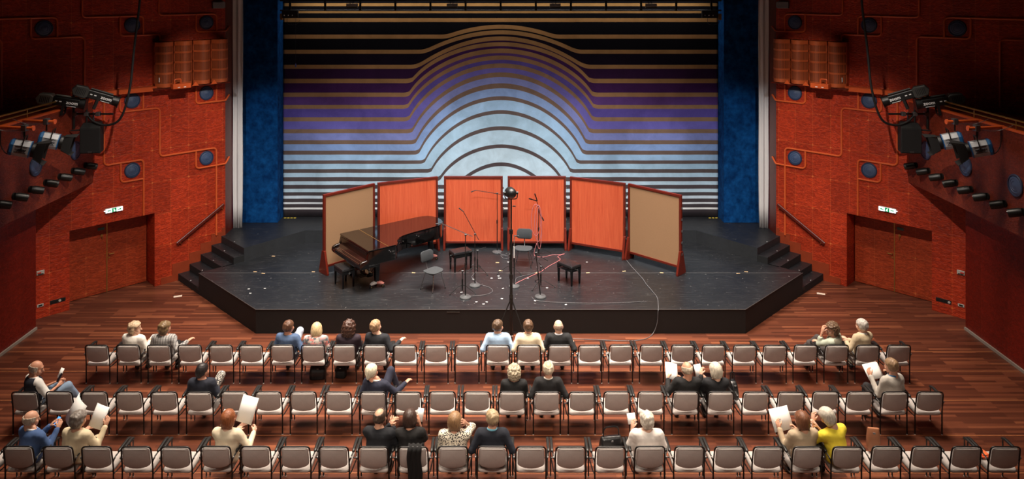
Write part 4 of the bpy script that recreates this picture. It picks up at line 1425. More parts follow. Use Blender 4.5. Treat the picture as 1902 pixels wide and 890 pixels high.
def make_chair():
    rt = thing('stacking_chair', 'grey chair', 'chair')
    # back frame: one bent tube from foot to foot
    pts = [(-.242, 0, .012), (-.240, .0, .45), (-.236, -.035, .66), (-.230, -.062, .806), (.230, -.062, .806), (.236, -.035, .66), (.240, 0, .45), (.242, 0, .012)]
    bf = MB().tube(arc_path(pts, [.1, .1, .07, .07, .1, .1]), .0125, 8).build('back_frame', M['black'], rt, None, 180)
    for s in (-1, 1):
        MB().cyl((s * .242, 0, 0), (s * .242, 0, .014), .014, seg=8).build('glide', M['white'], bf)
    # backrest cushion
    out = []
    for i in range(7):
        a = R(90 * i / 6)
        out.append((.212 - .05 + .05 * math.sin(a) * 1.0, .785 - .05 + .05 * math.cos(a)))
    right = out
    bottom = [(.214, .60)] + [(.212 * math.cos(R(x)), .510 - .064 * math.sin(R(x))) for x in range(0, 181, 15)] + [(-.214, .60)]
    top = [(-x, z) for x, z in reversed(right)]
    OUTL = right + bottom + top

    def ring(e, yo):
        return [(x * (1 - e / .21), yo - .022 - (z - .45) * .165 + .028 * (1 - (x / .21) ** 2) * -1, .62 + (z - .62) * (1 - e / .17)) for x, z in OUTL]
    MB().layers([ring(.014, -.002), ring(.003, .006), ring(0, .018), ring(.003, .044), ring(.016, .054)]).build('backrest', M['chairfab'], rt, None, 60)
    # seat cushion, dished and rounded at the front
    RR = rrect(.466, .505, .05, 6, 0, .250)

    def sring(e, z):
        return [(x * (1 - e / .226), .265 + (y - .265) * (1 - e / .23), z + .014 * (abs(x) / .226) ** 2 - .03 * max(0, (y - .36) / .135) ** 2 - .015 * (1 - min(1, y / .2))) for x, y in RR]
    MB().layers([sring(.03, .345), sring(.004, .358), sring(0, .382), sring(.006, .405), sring(.022, .424), sring(.05, .434), sring(.12, .437)]).build('seat', M['chairfab'], rt, None, 60)
    for s in (-1, 1):
        P = [(s * .284, .455, .012), (s * .284, .452, .645), (s * .284, .10, .632), (s * .262, .0, .60), (s * .240, -.012, .53)]
        lg = MB().tube(arc_path(P, [.05, .07, .06]), .0115, 8).build('leg', M['black'], rt, None, 180)
        MB().cyl((s * .284, .455, 0), (s * .284, .455, .014), .013, seg=8).build('glide', M['white'], lg)
        pr = []
        for y, z0, z1, wd in ((.075, .634, .656, .010), (.085, .632, .662, .019), (.13, .634, .668, .022), (.34, .640, .674, .023), (.42, .636, .668, .023), (.462, .612, .650, .021), (.472, .605, .63, .012)):
            pr.append([(s * .284 + x * wd, y, z) for x, z in ((-1, z0), (1, z0), (1, z1 - .006), (.7, z1), (-.7, z1), (-1, z1 - .006))])
        MB().layers(pr).build('armrest', M['pad'], rt, None, 50)
        MB().tube(arc_path([(s * .241, .0, .338), (s * .262, .06, .345), (s * .284, .452, .345)], .05), .010, 8).build('side_rail', M['black'], rt, None, 180)
        MB().cyl((s * .262, -.002, .598), (s * .274, -.002, .598), .020, seg=10).build('arm_joint', M['steel'], rt)
    MB().cyl((-.284, .40, .345), (.284, .40, .345), .010, seg=8).build('cross_rail', M['black'], rt)
    return rt


proto = make_chair()
used = [False]
ROWS = {'front': (15.30, -8.166, 27), 'middle': (13.55, -8.527, 27), 'nearest': (11.95, -8.246, 27)}
OCC = {}                         # (row, seat) -> who sits there; filled by the people table below


def seat_x(row, i): return ROWS[row][1] + i * SP


ordn = ['first', 'second', 'third', 'fourth', 'fifth', 'sixth', 'seventh', 'eighth', 'ninth', 'tenth', 'eleventh', 'twelfth', 'thirteenth', 'fourteenth']


def place_chairs():
    for row, (y, x0, n_) in ROWS.items():
        first = [True]
        for i in range(n_):
            c = proto if not used[0] else copy_tree(proto)
            used[0] = True
            j = (i * 37 + len(row) * 11) % 17
            c.matrix_world = TR(x0 + i * SP + (j - 8) * .0009, y + ((i * 53) % 11 - 5) * .0015, 0, ((i * 29) % 13 - 6) * .0022)
            who = OCC.get((row, i))
            if who: lab = 'grey armchair in the %s row occupied by the %s' % (row, who)
            else:
                if i < n_ / 2: lab = 'empty grey armchair, %s seat from the left end of the %s row' % (ordn[i], row)
                else: lab = 'empty grey armchair, %s seat from the right end of the %s row' % (ordn[n_ - 1 - i], row)
            tag(c, lab, 'chair', 'armchairs of the %s row' % row)
# ------------------------------------------------------------------ people: smooth bodies from blended distance fields
def v3(*a): return np.array(a, dtype=np.float64)


def cap(P, a, b, ra, rb):
    a, b = np.asarray(a, float), np.asarray(b, float)
    d = b - a
    L2 = max(1e-9, float(d @ d))
    t_ = np.clip(((P - a) @ d) / L2, 0, 1)
    return np.linalg.norm(P - a - t_[:, None] * d, axis=1) - (ra + (rb - ra) * t_)


def ell(P, c, r):
    r = np.asarray(r, float)
    q = (P - np.asarray(c, float)) / r
    k0 = np.linalg.norm(q, axis=1)
    return (k0 - 1) * float(r.min()) * (.5 + .5 * k0 / np.maximum(k0, 1e-6))


def smin(a, b, k):
    h = np.clip(.5 + .5 * (b - a) / k, 0, 1)
    return b * (1 - h) + a * h - k * h * (1 - h)


def smax(a, b, k): return -smin(-a, -b, k)


def snet(f, lo, hi, h):
    """surface nets over the zero set of f"""
    lo, hi = np.asarray(lo, float), np.asarray(hi, float)
    n = np.maximum(3, np.ceil((hi - lo) / h).astype(int) + 1)
    ax = [lo[i] + h * np.arange(n[i]) for i in range(3)]
    G = np.stack(np.meshgrid(*ax, indexing='ij'), -1).reshape(-1, 3)
    val = f(G).reshape(n)
    val[0], val[-1] = np.maximum(val[0], 1e-3), np.maximum(val[-1], 1e-3)
    val[:, 0], val[:, -1] = np.maximum(val[:, 0], 1e-3), np.maximum(val[:, -1], 1e-3)
    val[:, :, 0], val[:, :, -1] = np.maximum(val[:, :, 0], 1e-3), np.maximum(val[:, :, -1], 1e-3)
    ins = val < 0
    cs = np.array([[i, j, k] for i in (0, 1) for j in (0, 1) for k in (0, 1)])
    m = n - 1
    cnt = np.zeros(m, int)
    for c in cs: cnt += ins[c[0]:c[0] + m[0], c[1]:c[1] + m[1], c[2]:c[2] + m[2]]
    act = (cnt > 0) & (cnt < 8)
    idx = -np.ones(m, int)
    cells = np.argwhere(act)
    idx[act] = np.arange(len(cells))
    acc = np.zeros((len(cells), 3))
    num = np.zeros(len(cells))
    edges = [(a, b) for a in range(8) for b in range(a + 1, 8) if np.abs(cs[a] - cs[b]).sum() == 1]
    for a, b in edges:
        pa, pb = cells + cs[a], cells + cs[b]
        va, vb = val[tuple(pa.T)], val[tuple(pb.T)]
        cr = (va < 0) != (vb < 0)
        t_ = np.where(cr, va / np.where(cr, va - vb, 1), 0)
        acc += np.where(cr[:, None], pa + t_[:, None] * (pb - pa), 0)
        num += cr
    V = lo + h * acc / np.maximum(num, 1)[:, None]
    F = []
    for d in range(3):
        o1, o2 = (d + 1) % 3, (d + 2) % 3
        sl0 = [slice(None)] * 3
        sl1 = [slice(None)] * 3
        sl0[d], sl1[d] = slice(0, -1), slice(1, None)
        A, B = ins[tuple(sl0)], ins[tuple(sl1)]
        for flip in (False, True):
            E = np.argwhere((A & ~B) if not flip else (~A & B))
            E = E[(E[:, o1] > 0) & (E[:, o2] > 0) & (E[:, o1] < m[o1]) & (E[:, o2] < m[o2])]
            if not len(E): continue
            q = []
            for da, db in ((0, 0), (1, 0), (1, 1), (0, 1)):
                c = E.copy()
                c[:, o1] -= da
                c[:, o2] -= db
                q.append(idx[tuple(c.T)])
            q = np.stack(q, 1)
            if flip: q = q[:, ::-1]
            F.append(q)
    F = np.concatenate(F) if F else np.zeros((0, 4), int)
    F = F[(F >= 0).all(1)]
    return V, F


def nz(P, f, s=0):
    """cheap smooth wobble in -1..1"""
    x, y, z = P[:, 0] * f, P[:, 1] * f, P[:, 2] * f
    return (np.sin(x * 1.7 + 1.3 * np.sin(z * 1.1 + s) + s) + np.sin(y * 2.1 + 1.1 * np.sin(x * 1.3 + 2 * s)) + np.sin(z * 1.9 + 1.2 * np.sin(y * 1.5 + s * 3))) / 3


def rot(yaw=0, pitch=0, roll=0):
    """yaw + turns to the person's left, pitch + tips forward, roll + tips to the person's right"""
    cy, sy = math.cos(R(yaw)), math.sin(R(yaw))
    cp, sp = math.cos(R(-pitch)), math.sin(R(-pitch))
    cr, sr = math.cos(R(roll)), math.sin(R(roll))
    Z = np.array([[cy, -sy, 0], [sy, cy, 0], [0, 0, 1]])
    X = np.array([[1, 0, 0], [0, cp, -sp], [0, sp, cp]])
    Y = np.array([[cr, 0, sr], [0, 1, 0], [-sr, 0, cr]])
    return Z @ X @ Y


# a right hand: wrist at the origin, fingers along +y, palm facing -z, thumb towards -x
def hand_sdf(curl):
    segs = []
    for k, (x, L) in enumerate(((-.030, .040), (-.010, .044), (.011, .041), (.030, .033))):
        p = v3(x, .088 - .006 * abs(k - 1.2), 0)
        a = -12
        d0 = .10 * (k - 1.4)
        for q, (f, r0, r1) in enumerate(((1.0, .0098, .0090), (.66, .0090, .0082), (.52, .0082, .0072))):
            a_ = R(a)
            e = p + L * f * v3(math.sin(d0) * math.cos(a_), math.cos(d0) * math.cos(a_), math.sin(a_))
            segs.append((p, e, r0, r1))
            p = e
            a -= curl
    th = [(v3(-.026, .026, -.006), v3(-.052, .060, -.018), .0135, .0115), (v3(-.052, .060, -.018), v3(-.056, .092, -.028 - curl * .0003), .0112, .0088)]

    def f(P):
        Q = P * np.array([1, 1, 1.9])
        d = cap(Q, (-.022, .035, 0), (-.026, .080, 0), .020, .017)
        d = smin(d, cap(Q, (.020, .030, 0), (.026, .078, 0), .020, .016), .02)
        d = smin(d, cap(Q, (0, -.03, 0), (0, .05, 0), .028, .032), .02) / 1.35
        for a, b, r0, r1 in segs: d = smin(d, cap(P, a, b, r0, r1), .006)
        for a, b, r0, r1 in th: d = smin(d, cap(P, a, b, r0, r1), .010)
        return d
    return snet(f, (-.085, -.06, -.14), (.06, .24, .05), .0052)


HANDS = {'rest': hand_sdf(22), 'grip': hand_sdf(48)}


def head_field(P, long=False):
    """skin of head and neck; origin in the middle of the skull, face towards +y"""
    d = ell(P, (0, -.012, .018), (.080, .100, .098))
    d = smin(d, ell(P, (0, .030, -.055), (.060, .066, .066)), .04)
    d = smin(d, ell(P, (0, .072, -.098), (.026, .022, .020)), .03)
    d = smin(d, cap(P, (0, .092, .006), (0, .118, -.036), .010, .014), .014)
    d = smin(d, cap(P, (-.032, .082, .026), (.032, .082, .026), .013, .013), .02)
    for s in (-1, 1):
        d = smin(d, ell(P, (s * .050, .062, -.036), (.024, .024, .026)), .02)
        d = smax(d, -ell(P, (s * .032, .100, .004), (.016, .013, .010)), .012)
        d = smin(d, ell(P, (s * .032, .083, .003), (.012, .012, .011)), .004)
        d = smin(d, ell(P, (s * .083, -.008, -.012), (.011, .022, .034)), .008)
    d = smin(d, cap(P, (-.020, .096, -.066), (.020, .096, -.066), .008, .008), .010)
    d = smin(d, cap(P, (0, -.022, -.05), (0, -.045, -.21), .054, .060), .04)
    return d


HEADV, HEADF = snet(head_field, (-.115, -.14, -.235), (.115, .15, .135), .0068)
_c = HEADV[HEADF].mean(1)
HEADM = np.zeros(len(HEADF), int)
for s in (-1, 1):
    dd = np.linalg.norm((_c - v3(s * .032, .096, .003)) / v3(.013, .02, .009), axis=1)
    HEADM[dd < 1] = 1
    dd = np.linalg.norm((_c - v3(s * .032, .098, .003)) / v3(.006, .02, .007), axis=1)
    HEADM[dd < 1] = 2
    dd = np.linalg.norm((_c - v3(s * .033, .096, .030)) / v3(.020, .02, .006), axis=1)
    HEADM[dd < 1] = 4
dd = np.linalg.norm((_c - v3(0, .104, -.067)) / v3(.026, .02, .010), axis=1)
HEADM[dd < 1] = 3


def hair_field(style):
    def sk(P, g): return ell(P, (0, -.012, .018), (.080 + g, .100 + g, .098 + g))

    def face(P, line, depth=.03):
        """positive where the face is"""
        a = P[:, 1] - depth - np.clip((P[:, 2] - line) * 3.0, 0, 1) * .4
        return a

    def f(P):
        st = style
        fine = nz(P * v3(1, 1, .35), 95, 1.0)
        if st == 'short':
            d = sk(P, .017) + .0035 * fine + .004 * nz(P, 38, 2)
            cut = smax(P[:, 1] - (.035 + np.clip((P[:, 2] - .03) * 1.4, -.03, .12)), -(P[:, 2] + .075 - .35 * P[:, 1]), .01)
            d = smax(d, cut, .012)
            return np.where(P[:, 2] < -.085, np.maximum(d, .004), d)
        if st == 'slick':
            d = sk(P, .014) + .002 * nz(P * v3(1, .2, 1), 110, 1)
            d = smin(d, ell(P, (0, -.085, -.035), (.062, .035, .06)), .03)
            return smax(d, smax(P[:, 1] - (.05 + np.clip((P[:, 2] - .03) * 1.2, -.03, .12)), -(P[:, 2] + .095 - .3 * P[:, 1]), .01), .012)
        if st == 'wave':
            d = sk(P, .026) + .004 * fine + .009 * nz(P, 34, 2)
            d = smin(d, ell(P, (0, -.045, -.045), (.082, .062, .07)) + .005 * nz(P, 45, 3), .03)
            return smax(d, P[:, 1] - (.030 + np.clip((P[:, 2] - .03) * 1.5, -.03, .14)), .015)
        if st == 'bob':
            d = sk(P, .024) + .0022 * fine
            d = smin(d, ell(P, (0, -.020, -.055), (.104, .092, .085)) + .002 * fine, .04)
            d = smax(d, P[:, 1] - (.022 + np.clip((P[:, 2] - .02) * 1.6, -.02, .14)), .015)
            return smax(d, -(P[:, 2] + .125 + .01 * fine), .02)
        if st == 'curly':
            d = sk(P, .036) + .010 * nz(P, 62, 1) + .006 * nz(P, 105, 4)
            d = smin(d, ell(P, (0, -.035, -.04), (.100, .080, .075)) + .010 * nz(P, 70, 3), .03)
            return smax(d, P[:, 1] - (.032 + np.clip((P[:, 2] - .03) * 1.5, -.02, .15)), .015)
        if st == 'bigcurly':
            d = sk(P, .046) + .013 * nz(P, 50, 1) + .006 * nz(P, 105, 4)
            d = smin(d, ell(P, (0, -.045, -.075), (.125, .090, .105)) + .014 * nz(P, 52, 3), .04)
            return smax(d, P[:, 1] - (.032 + np.clip((P[:, 2] - .03) * 1.5, -.02, .15)), .015)
        if st == 'fringe':           # bald on top, hair round the sides and back
            d = sk(P, .016) + .003 * fine + .004 * nz(P, 45, 2)
            d = smax(d, P[:, 1] - .030, .012)
            d = smax(d, -(P[:, 2] + .085), .012)
            return smax(d, -(np.linalg.norm((P - v3(0, -.02, .120)) / v3(.92, 1.15, 1.0), axis=1) - .116), .012)
        if st == 'thin':             # receding hair, crown shows
            d = sk(P, .015) + .003 * fine + .005 * nz(P, 45, 2)
            d = smax(d, P[:, 1] - (.030 + np.clip((P[:, 2] - .03) * .8, -.03, .05)), .012)
            d = smax(d, -(P[:, 2] + .085), .012)
            return smax(d, -(np.linalg.norm((P - v3(0, -.055, .140)) / v3(.72, 1.0, 1.0), axis=1) - .098), .012)
        if st == 'stubble':
            d = sk(P, .006)
            d = smax(d, P[:, 1] - .02, .01)
            d = smax(d, -(P[:, 2] + .085), .012)
            return smax(d, P[:, 2] - .035 + .2 * P[:, 1], .01)
        d = sk(P, .020) + .003 * fine
        d = smin(d, ell(P, (0, -.105, -.045), (.030, .030, .055)) + .004 * fine, .02)      # tail
        return smax(d, P[:, 1] - (.040 + np.clip((P[:, 2] - .03) * 1.4, -.03, .12)), .012)
    return f


HAIRS = {}


def hair_mesh(style):
    if style not in HAIRS: HAIRS[style] = snet(hair_field(style), (-.17, -.18, -.21), (.17, .17, .19), .0072)
    return HAIRS[style]


def skinmat(k, c): return mat('skin_%d' % k, c, .5, noise=.06, nscale=30)


SKINS = [skinmat(0, S(214, 160, 132)), skinmat(1, S(204, 146, 118)), skinmat(2, S(224, 176, 150)), skinmat(3, S(196, 138, 112))]
EYEW, EYEI, LIP = mat('eye_white', S(225, 220, 215), .3), mat('iris', S(50, 40, 34), .25), mat('lips', S(178, 96, 88), .45)
HM = {}


def hairmat(c):
    if c not in HM:
        t = NT('hair_%d_%d_%d' % c)
        g = t.noise(t.mapping((70, 70, 14)), 1.0, 4, .6, .6)
        col_ = t.mix(t.ramp(g, [(.3, (0, 0, 0, 1)), (.7, (1, 1, 1, 1))]), tuple(k * .55 for k in S(*c)[:3]) + (1,), tuple(min(1, k * 1.2) for k in S(*c)[:3]) + (1,))
        t.bump(g, .5, .004)
        HM[c] = t.out(col_, .5)
    return HM[c]


CM = {}


def clothmat(spec):
    """spec: ('plain', (r,g,b)) | ('plaid'|'floral'|'leopard'|'stripe'|'print', ...)"""
    if spec in CM: return CM[spec]
    kind = spec[0]
    t = NT('cloth_%s_%d' % (kind, len(CM)))
    ob = t.mapping((1, 1, 1))
    weave = t.noise(ob, 260, 2)
    fold = t.noise(t.mapping((7, 7, 3)), 1.0, 3, .5, 1.0)
    t.bump(t.math('ADD', t.math('MULTIPLY', fold, 1.5), t.math('MULTIPLY', weave, .3)), .35, .012)
    if kind == 'plain':
        c = S(*spec[1])
        cc = t.mix(fold, tuple(k * .85 for k in c[:3]) + (1,), tuple(min(1, k * 1.12) for k in c[:3]) + (1,))
    elif kind == 'plaid':
        sx = t.n('SeparateXYZ')
        t.l(ob, sx.inputs[0])
        a = t.math('ABSOLUTE', t.math('SINE', t.math('MULTIPLY', sx.outputs['X'], 62)))
        b = t.math('ABSOLUTE', t.math('SINE', t.math('MULTIPLY', sx.outputs['Z'], 50)))
        cc = t.mix(t.math('GREATER_THAN', a, .955), S(168, 165, 162), S(78, 74, 78))
        cc = t.mix(t.math('MULTIPLY', t.math('GREATER_THAN', b, .975), .5), cc, S(50, 48, 52))
    elif kind == 'stripe':
        sx = t.n('SeparateXYZ')
        t.l(ob, sx.inputs[0])
        a = t.math('SINE', t.math('MULTIPLY', t.math('ADD', sx.outputs['X'], t.math('MULTIPLY', sx.outputs['Z'], .4)), 190))
        cc = t.mix(t.math('GREATER_THAN', a, .1), S(30, 30, 40), S(176, 172, 176))
    elif kind == 'leopard':
        vo = t.n('TexVoronoi', feature='F1')
        vo.inputs['Scale'].default_value = 44
        t.l(ob, vo.inputs['Vector'])
        a = t.math('LESS_THAN', vo.outputs['Distance'], .42)
        cc = t.mix(a, S(232, 222, 202), S(44, 36, 34))
    elif kind == 'print':
        vo = t.n('TexVoronoi', feature='DISTANCE_TO_EDGE')
        vo.inputs['Scale'].default_value = 26
        t.l(ob, vo.inputs['Vector'])
        cc = t.mix(t.math('LESS_THAN', vo.outputs['Distance'], .11), S(206, 200, 190), S(60, 56, 58))
    else:
        vo = t.n('TexVoronoi', feature='F1')
        vo.inputs['Scale'].default_value = 22
        t.l(ob, vo.inputs['Vector'])
        sp = t.n('SeparateColor')
        t.l(vo.outputs['Color'], sp.inputs[0])
        cc = t.ramp(sp.outputs[0], [(0, S(70, 80, 88)), (.3, S(196, 186, 176)), (.5, S(204, 120, 112)), (.75, S(120, 136, 140)), (1, S(60, 48, 52))])
    CM[spec] = t.out(cc, .85 if kind != 'leather' else .4)
    return CM[spec]


SHOE = mat('dark_shoe', S(26, 22, 20), .4)


def ik(sh, hd, l1, l2, hint):
    d = hd - sh
    L = float(np.linalg.norm(d))
    if L > (l1 + l2) * .995:
        hd = sh + d / L * (l1 + l2) * .995
        d = hd - sh
        L = float(np.linalg.norm(d))
    u = d / L
    a = (l1 * l1 - l2 * l2 + L * L) / (2 * L)
    h_ = math.sqrt(max(0, l1 * l1 - a * a))
    p = np.asarray(hint, float) - u * float(np.asarray(hint, float) @ u)
    p = p / max(1e-6, np.linalg.norm(p))
    return sh + u * a + p * h_, hd


def person(label, row, seat, top, legs, hair, dx=0, dy=0, yaw=0, lean=(0, 0), head=(0, 0, 0), h=1.0, wide=1.0, skin=0, top_name='jacket', hands=None,
           sleeve=1.0, collar=None, knees=None, grips=('rest', 'rest'), glasses=False, vest=None, headdx=(0, 0, 0), bow=False):
    x = seat_x(row, seat) + dx
    y = ROWS[row][0] + dy
    Mw = TR(x, y)
    Rt = rot(yaw, lean[0], lean[1])
    pel = v3(0, .195, .505)
    ts = .93 * h
    T = lambda a, b, c: pel + Rt @ (v3(a * wide, b, c * ts))
    inv = Rt.T
    shl = [T(-.178, .0, .385), T(.178, .0, .385)]
    nk = T(0, .005, .445)
    hc = T(0, .035, .592) + np.asarray(headdx, float)
    Rh = rot(yaw + head[0], head[1] + lean[0] * .5, head[2])
    Rh = rot(head[0] if abs(yaw) < 1e-6 else head[0], head[1], head[2])
    hs = 1.08 * (.97 + .03 * h)
    # arms
    hands = hands or ((-.10, .44, .60), (.10, .44, .60))
    arms = []
    for k, s in enumerate((-1, 1)):
        hd = np.asarray(hands[k], float)
        e, w_ = ik(shl[k], hd, .275 * h, .255 * h, (s * .50, -.40, -.80) if hd[2] < .78 else (s * .30, .05, -1.0))
        arms.append((shl[k], e, w_))
    # legs: (knee, ankle) each side
    kn = knees or (((-.11, .60, .52), (-.11, .60, .09)), ((.11, .60, .52), (.11, .60, .09)))
    hip = [v3(-.085, .21, .505), v3(.085, .21, .505)]

    def torso(P, g):
        Q = (P - pel) @ Rt
        Q = Q / v3(wide, 1, 1)
        Q = Q * v3(.70, 1, 1)
        d = cap(Q, (0, 0, .0), (0, -.005, .16 * ts), .130 + g, .112 + g)
        d = smin(d, cap(Q, (0, -.005, .16 * ts), (0, .0, .31 * ts), .112 + g, .124 + g), .05)
        d = smin(d, cap(Q, (-.085, 0, .355 * ts), (.085, 0, .355 * ts), .072 + g, .072 + g), .05)
        d = smin(d, cap(Q, (0, -.01, .36 * ts), (0, .0, .47 * ts), .075 + g * .6, .050 + g * .5), .05)
        return d

    def armf(P, g, upto=1.0, lo_=0):
        d = np.full(len(P), 9.0)
        for a, e, w_ in arms:
            if upto >= 1.0:
                dd = smin(cap(P, a, e, .058 + g, .046 + g), cap(P, e, w_, .045 + g, .033 + g * 1.2), .02)
            else:
                dd = cap(P, a, a + (e - a) * upto * 1.6, .060 + g, .056 + g * 1.5)
            d = np.minimum(d, dd)
        return d

    def legf(P, g):
        d = np.full(len(P), 9.0)
        for k in range(2):
            kk, aa = np.asarray(kn[k][0], float), np.asarray(kn[k][1], float)
            dd = smin(cap(P, hip[k], kk, .092 + g, .064 + g), cap(P, kk, aa, .062 + g, .042 + g * 1.5), .03)
            d = smin(d, dd, .03)
        return d
    allp = np.array([T(0, 0, .5), pel, *[p for a in arms for p in a], *[np.asarray(q, float) for k in kn for q in k]])
    lo, hi = allp.min(0) - .20, allp.max(0) + .20
    lo[2] = max(0.0, lo[2])
    # ---- body
    onseat = lambda P, d: np.where(P[:, 1] < .47, np.maximum(d, .4405 - P[:, 2]), d)
    bodyf = lambda P: onseat(P, smin(smin(torso(P, -.010), armf(P, -.012), .03), legf(P, -.010), .03))
    V, F = snet(bodyf, lo, hi, .016)
    mi = np.zeros(len(F), int)
    Vs, Fs, ms = [V], [F], [mi]
    nV = len(V)
    hv = (HEADV * hs) @ Rh.T + hc
    # bend the neck root towards the collar
    tneck = np.clip((-.10 - HEADV[:, 2]) / .11, 0, 1)[:, None]
    root_ = (HEADV * v3(1, 1, 0)) @ Rt.T * hs + nk + v3(0, .02, 0)
    hv = hv * (1 - tneck) + (root_ + (v3(0, 0, 1) * (HEADV[:, 2:3] + .16))) * tneck
    Vs.append(hv)
    Fs.append(HEADF + nV)
    ms.append(HEADM)
    nV += len(hv)
    for k, s in enumerate((-1, 1)):
        a, e, w_ = arms[k]
        fy = (w_ - e) / np.linalg.norm(w_ - e)
        # palm down, or facing inward when gripping something upright
        up = v3(-s * .2, 0, 1) if grips[k] == 'rest' else v3(s * .9, -.3, .35)
        fx = np.cross(fy, up)
        fx /= np.linalg.norm(fx)
        fz = np.cross(fx, fy)
        B = np.stack([fx, fy, fz], 1)
        hv, hf = HANDS[grips[k]]
        q = hv.copy()
        if s < 0:
            q = q * v3(-1, 1, 1)
            hf = hf[:, ::-1]
        Vs.append((q * .98) @ B.T + w_ + fy * .02)
        Fs.append(hf + nV)
        ms.append(np.zeros(len(hf), int))
        nV += len(q)
    hb = hairmat(hair[1])
    body = newmesh('person', np.concatenate(Vs), np.concatenate(Fs), [SKINS[skin], EYEW, EYEI, LIP, hb], np.concatenate(ms), None, Mw, 180)
    tag(body, label, 'person')
    # ---- hair
    hv, hf = hair_mesh(hair[0])
    newmesh('hair', (hv * hs) @ Rh.T + hc, hf, hb, None, body, Matrix.Identity(4), 180)
    # ---- upper garment
    neckline = lambda P: ((P - pel) @ Rt)[:, 2] - .452 * ts - .10 * np.clip(np.abs(((P - pel) @ Rt)[:, 1]) - .06, 0, 1) * 0

    def topf(P):
        wr = .004 * nz(P, 22, seat) + .0025 * nz(P, 47, seat + 2)
        d = smin(torso(P, .012), armf(P, .008, sleeve), .045) + wr
        d = smax(d, neckline(P), .012)
        return smax(d, -(P[:, 2] - .440), .012)
    V, F = snet(topf, lo, hi, .0135)
    garment = newmesh(top_name, V, F, clothmat(top), None, body, Matrix.Identity(4), 180)
    if vest:
        def vestf(P):
            d = torso(P, .022) + .003 * nz(P, 25, 3)
            d = smax(d, neckline(P) + .004, .012)
            return smax(d, -(P[:, 2] - .47), .012)
        V, F = snet(vestf, lo, hi, .014)
        newmesh('vest', V, F, clothmat(vest), None, body, Matrix.Identity(4), 180)
    if collar:
        mb = MB()
        ring = []
        for i in range(24):
            a = 2 * math.pi * i / 24
            ring.append(nk + Rt @ v3(.072 * math.sin(a), .070 * math.cos(a) + .0, -.005 + (-.012 * math.cos(a))))
        mb.tube([Vector(p) for p in ring], .017, 8, closed=True)
        o_ = mb.build('collar', clothmat(collar), body, Matrix.Identity(4), 180)
        if bow:
            bt = MB()
            c = nk + Rt @ v3(0, .095, -.02)
            for q in (-1, 1): bt.layers([[Vector(c + Rt @ v3(q * .008, 0, z)) for z in (-.008, .008)] + [Vector(c + Rt @ v3(q * .008, .01, .008))], [Vector(c + Rt @ v3(q * .05, 0, z)) for z in (-.025, .025)] + [Vector(c + Rt @ v3(q * .05, .01, .025))]])
            bt.build('bow_tie', SHOE, body, Matrix.Identity(4))
    # ---- trousers or skirt, shoes
    def legc(P):
        d = smin(legf(P, .006), torso(P, .004), .04) + .003 * nz(P, 26, seat + 5)
        d = smax(d, P[:, 2] - .59 - 5.0 * np.clip(P[:, 1] - .22, 0, 1), .01)
        d = onseat(P, d)
        cut = np.full(len(P), 9.0)
        for k in range(2):
            aa = np.asarray(kn[k][1], float)
            kk = np.asarray(kn[k][0], float)
            ax = (aa - kk) / np.linalg.norm(aa - kk)
            near = (np.linalg.norm(P - aa, axis=1) < .13)
            cut = np.where(near, np.minimum(cut, -((P - aa) @ ax)), cut)
        return np.where(cut < 8, np.maximum(d, -cut), d)
    V, F = snet(legc, lo, hi, .0155)
    newmesh('trousers', V, F, clothmat(legs), None, body, Matrix.Identity(4), 180)
    for k in range(2):
        aa, kk = np.asarray(kn[k][1], float), np.asarray(kn[k][0], float)
        ax = (aa - kk) / np.linalg.norm(aa - kk)
        fw = v3(0.12 * (-1 if k == 0 else 1), 1, 0)
        fw = fw - ax * float(fw @ ax)
        fw /= np.linalg.norm(fw)
        he = aa + ax * .035 - fw * .03
        to = aa + ax * .055 + fw * .15
        f_ = lambda P: smax(smin(smin(cap(P, aa, he, .042, .040), cap(P, he, to, .040, .036), .03), cap(P, aa + fw * .05, to, .038, .034), .03), (P - aa) @ ax - .082, .01)
        pts = np.array([aa, he, to])
        V, F = snet(f_, pts.min(0) - .06, pts.max(0) + .06, .012)
        sh = newmesh('shoe', V, F, SHOE, None, body, Matrix.Identity(4), 180)
    if glasses:
        mb = MB()
        HT = Matrix(((Rh[0, 0], Rh[0, 1], Rh[0, 2], hc[0]), (Rh[1, 0], Rh[1, 1], Rh[1, 2], hc[1]), (Rh[2, 0], Rh[2, 1], Rh[2, 2], hc[2]), (0, 0, 0, 1)))
        mb.T = HT
        for s in (-1, 1):
            mb.tube([(s * .036 * hs + .022 * math.cos(2 * math.pi * i / 16), .113 * hs, .004 + .018 * math.sin(2 * math.pi * i / 16)) for i in range(16)], .0022, 6, closed=True)
            mb.tube([(s * .060 * hs, .110 * hs, .008), (s * .088 * hs, .06 * hs, .008), (s * .090 * hs, -.01, .006)], .002, 6)
        mb.tube([(-.014 * hs, .114 * hs, .008), (.014 * hs, .114 * hs, .008)], .002, 6)
        mb.build('glasses', M['steel'], body, Matrix.Identity(4))
    OCC[(row, seat)] = label.split(';')[0]
    return Vector((x, y, 0)), arms


def sheet_at(label, pos, rz, tilt, wdt, hgt, curl=.02, m=None, name='programme_sheet', cat='paper', roll=0):
    mb = MB().sheet(lambda u, v: ((u - .5) * wdt, -curl * 4 * u * (1 - u) + curl, (v - .5) * hgt), 6, 2, .003)
    Mx = Matrix.Translation(pos) @ Matrix.Rotation(R(rz), 4, 'Z') @ Matrix.Rotation(R(tilt), 4, 'X') @ Matrix.Rotation(R(roll), 4, 'Y')
    return tag(mb.build(name, m or M['paper'], None, Mx, 180), label, cat)
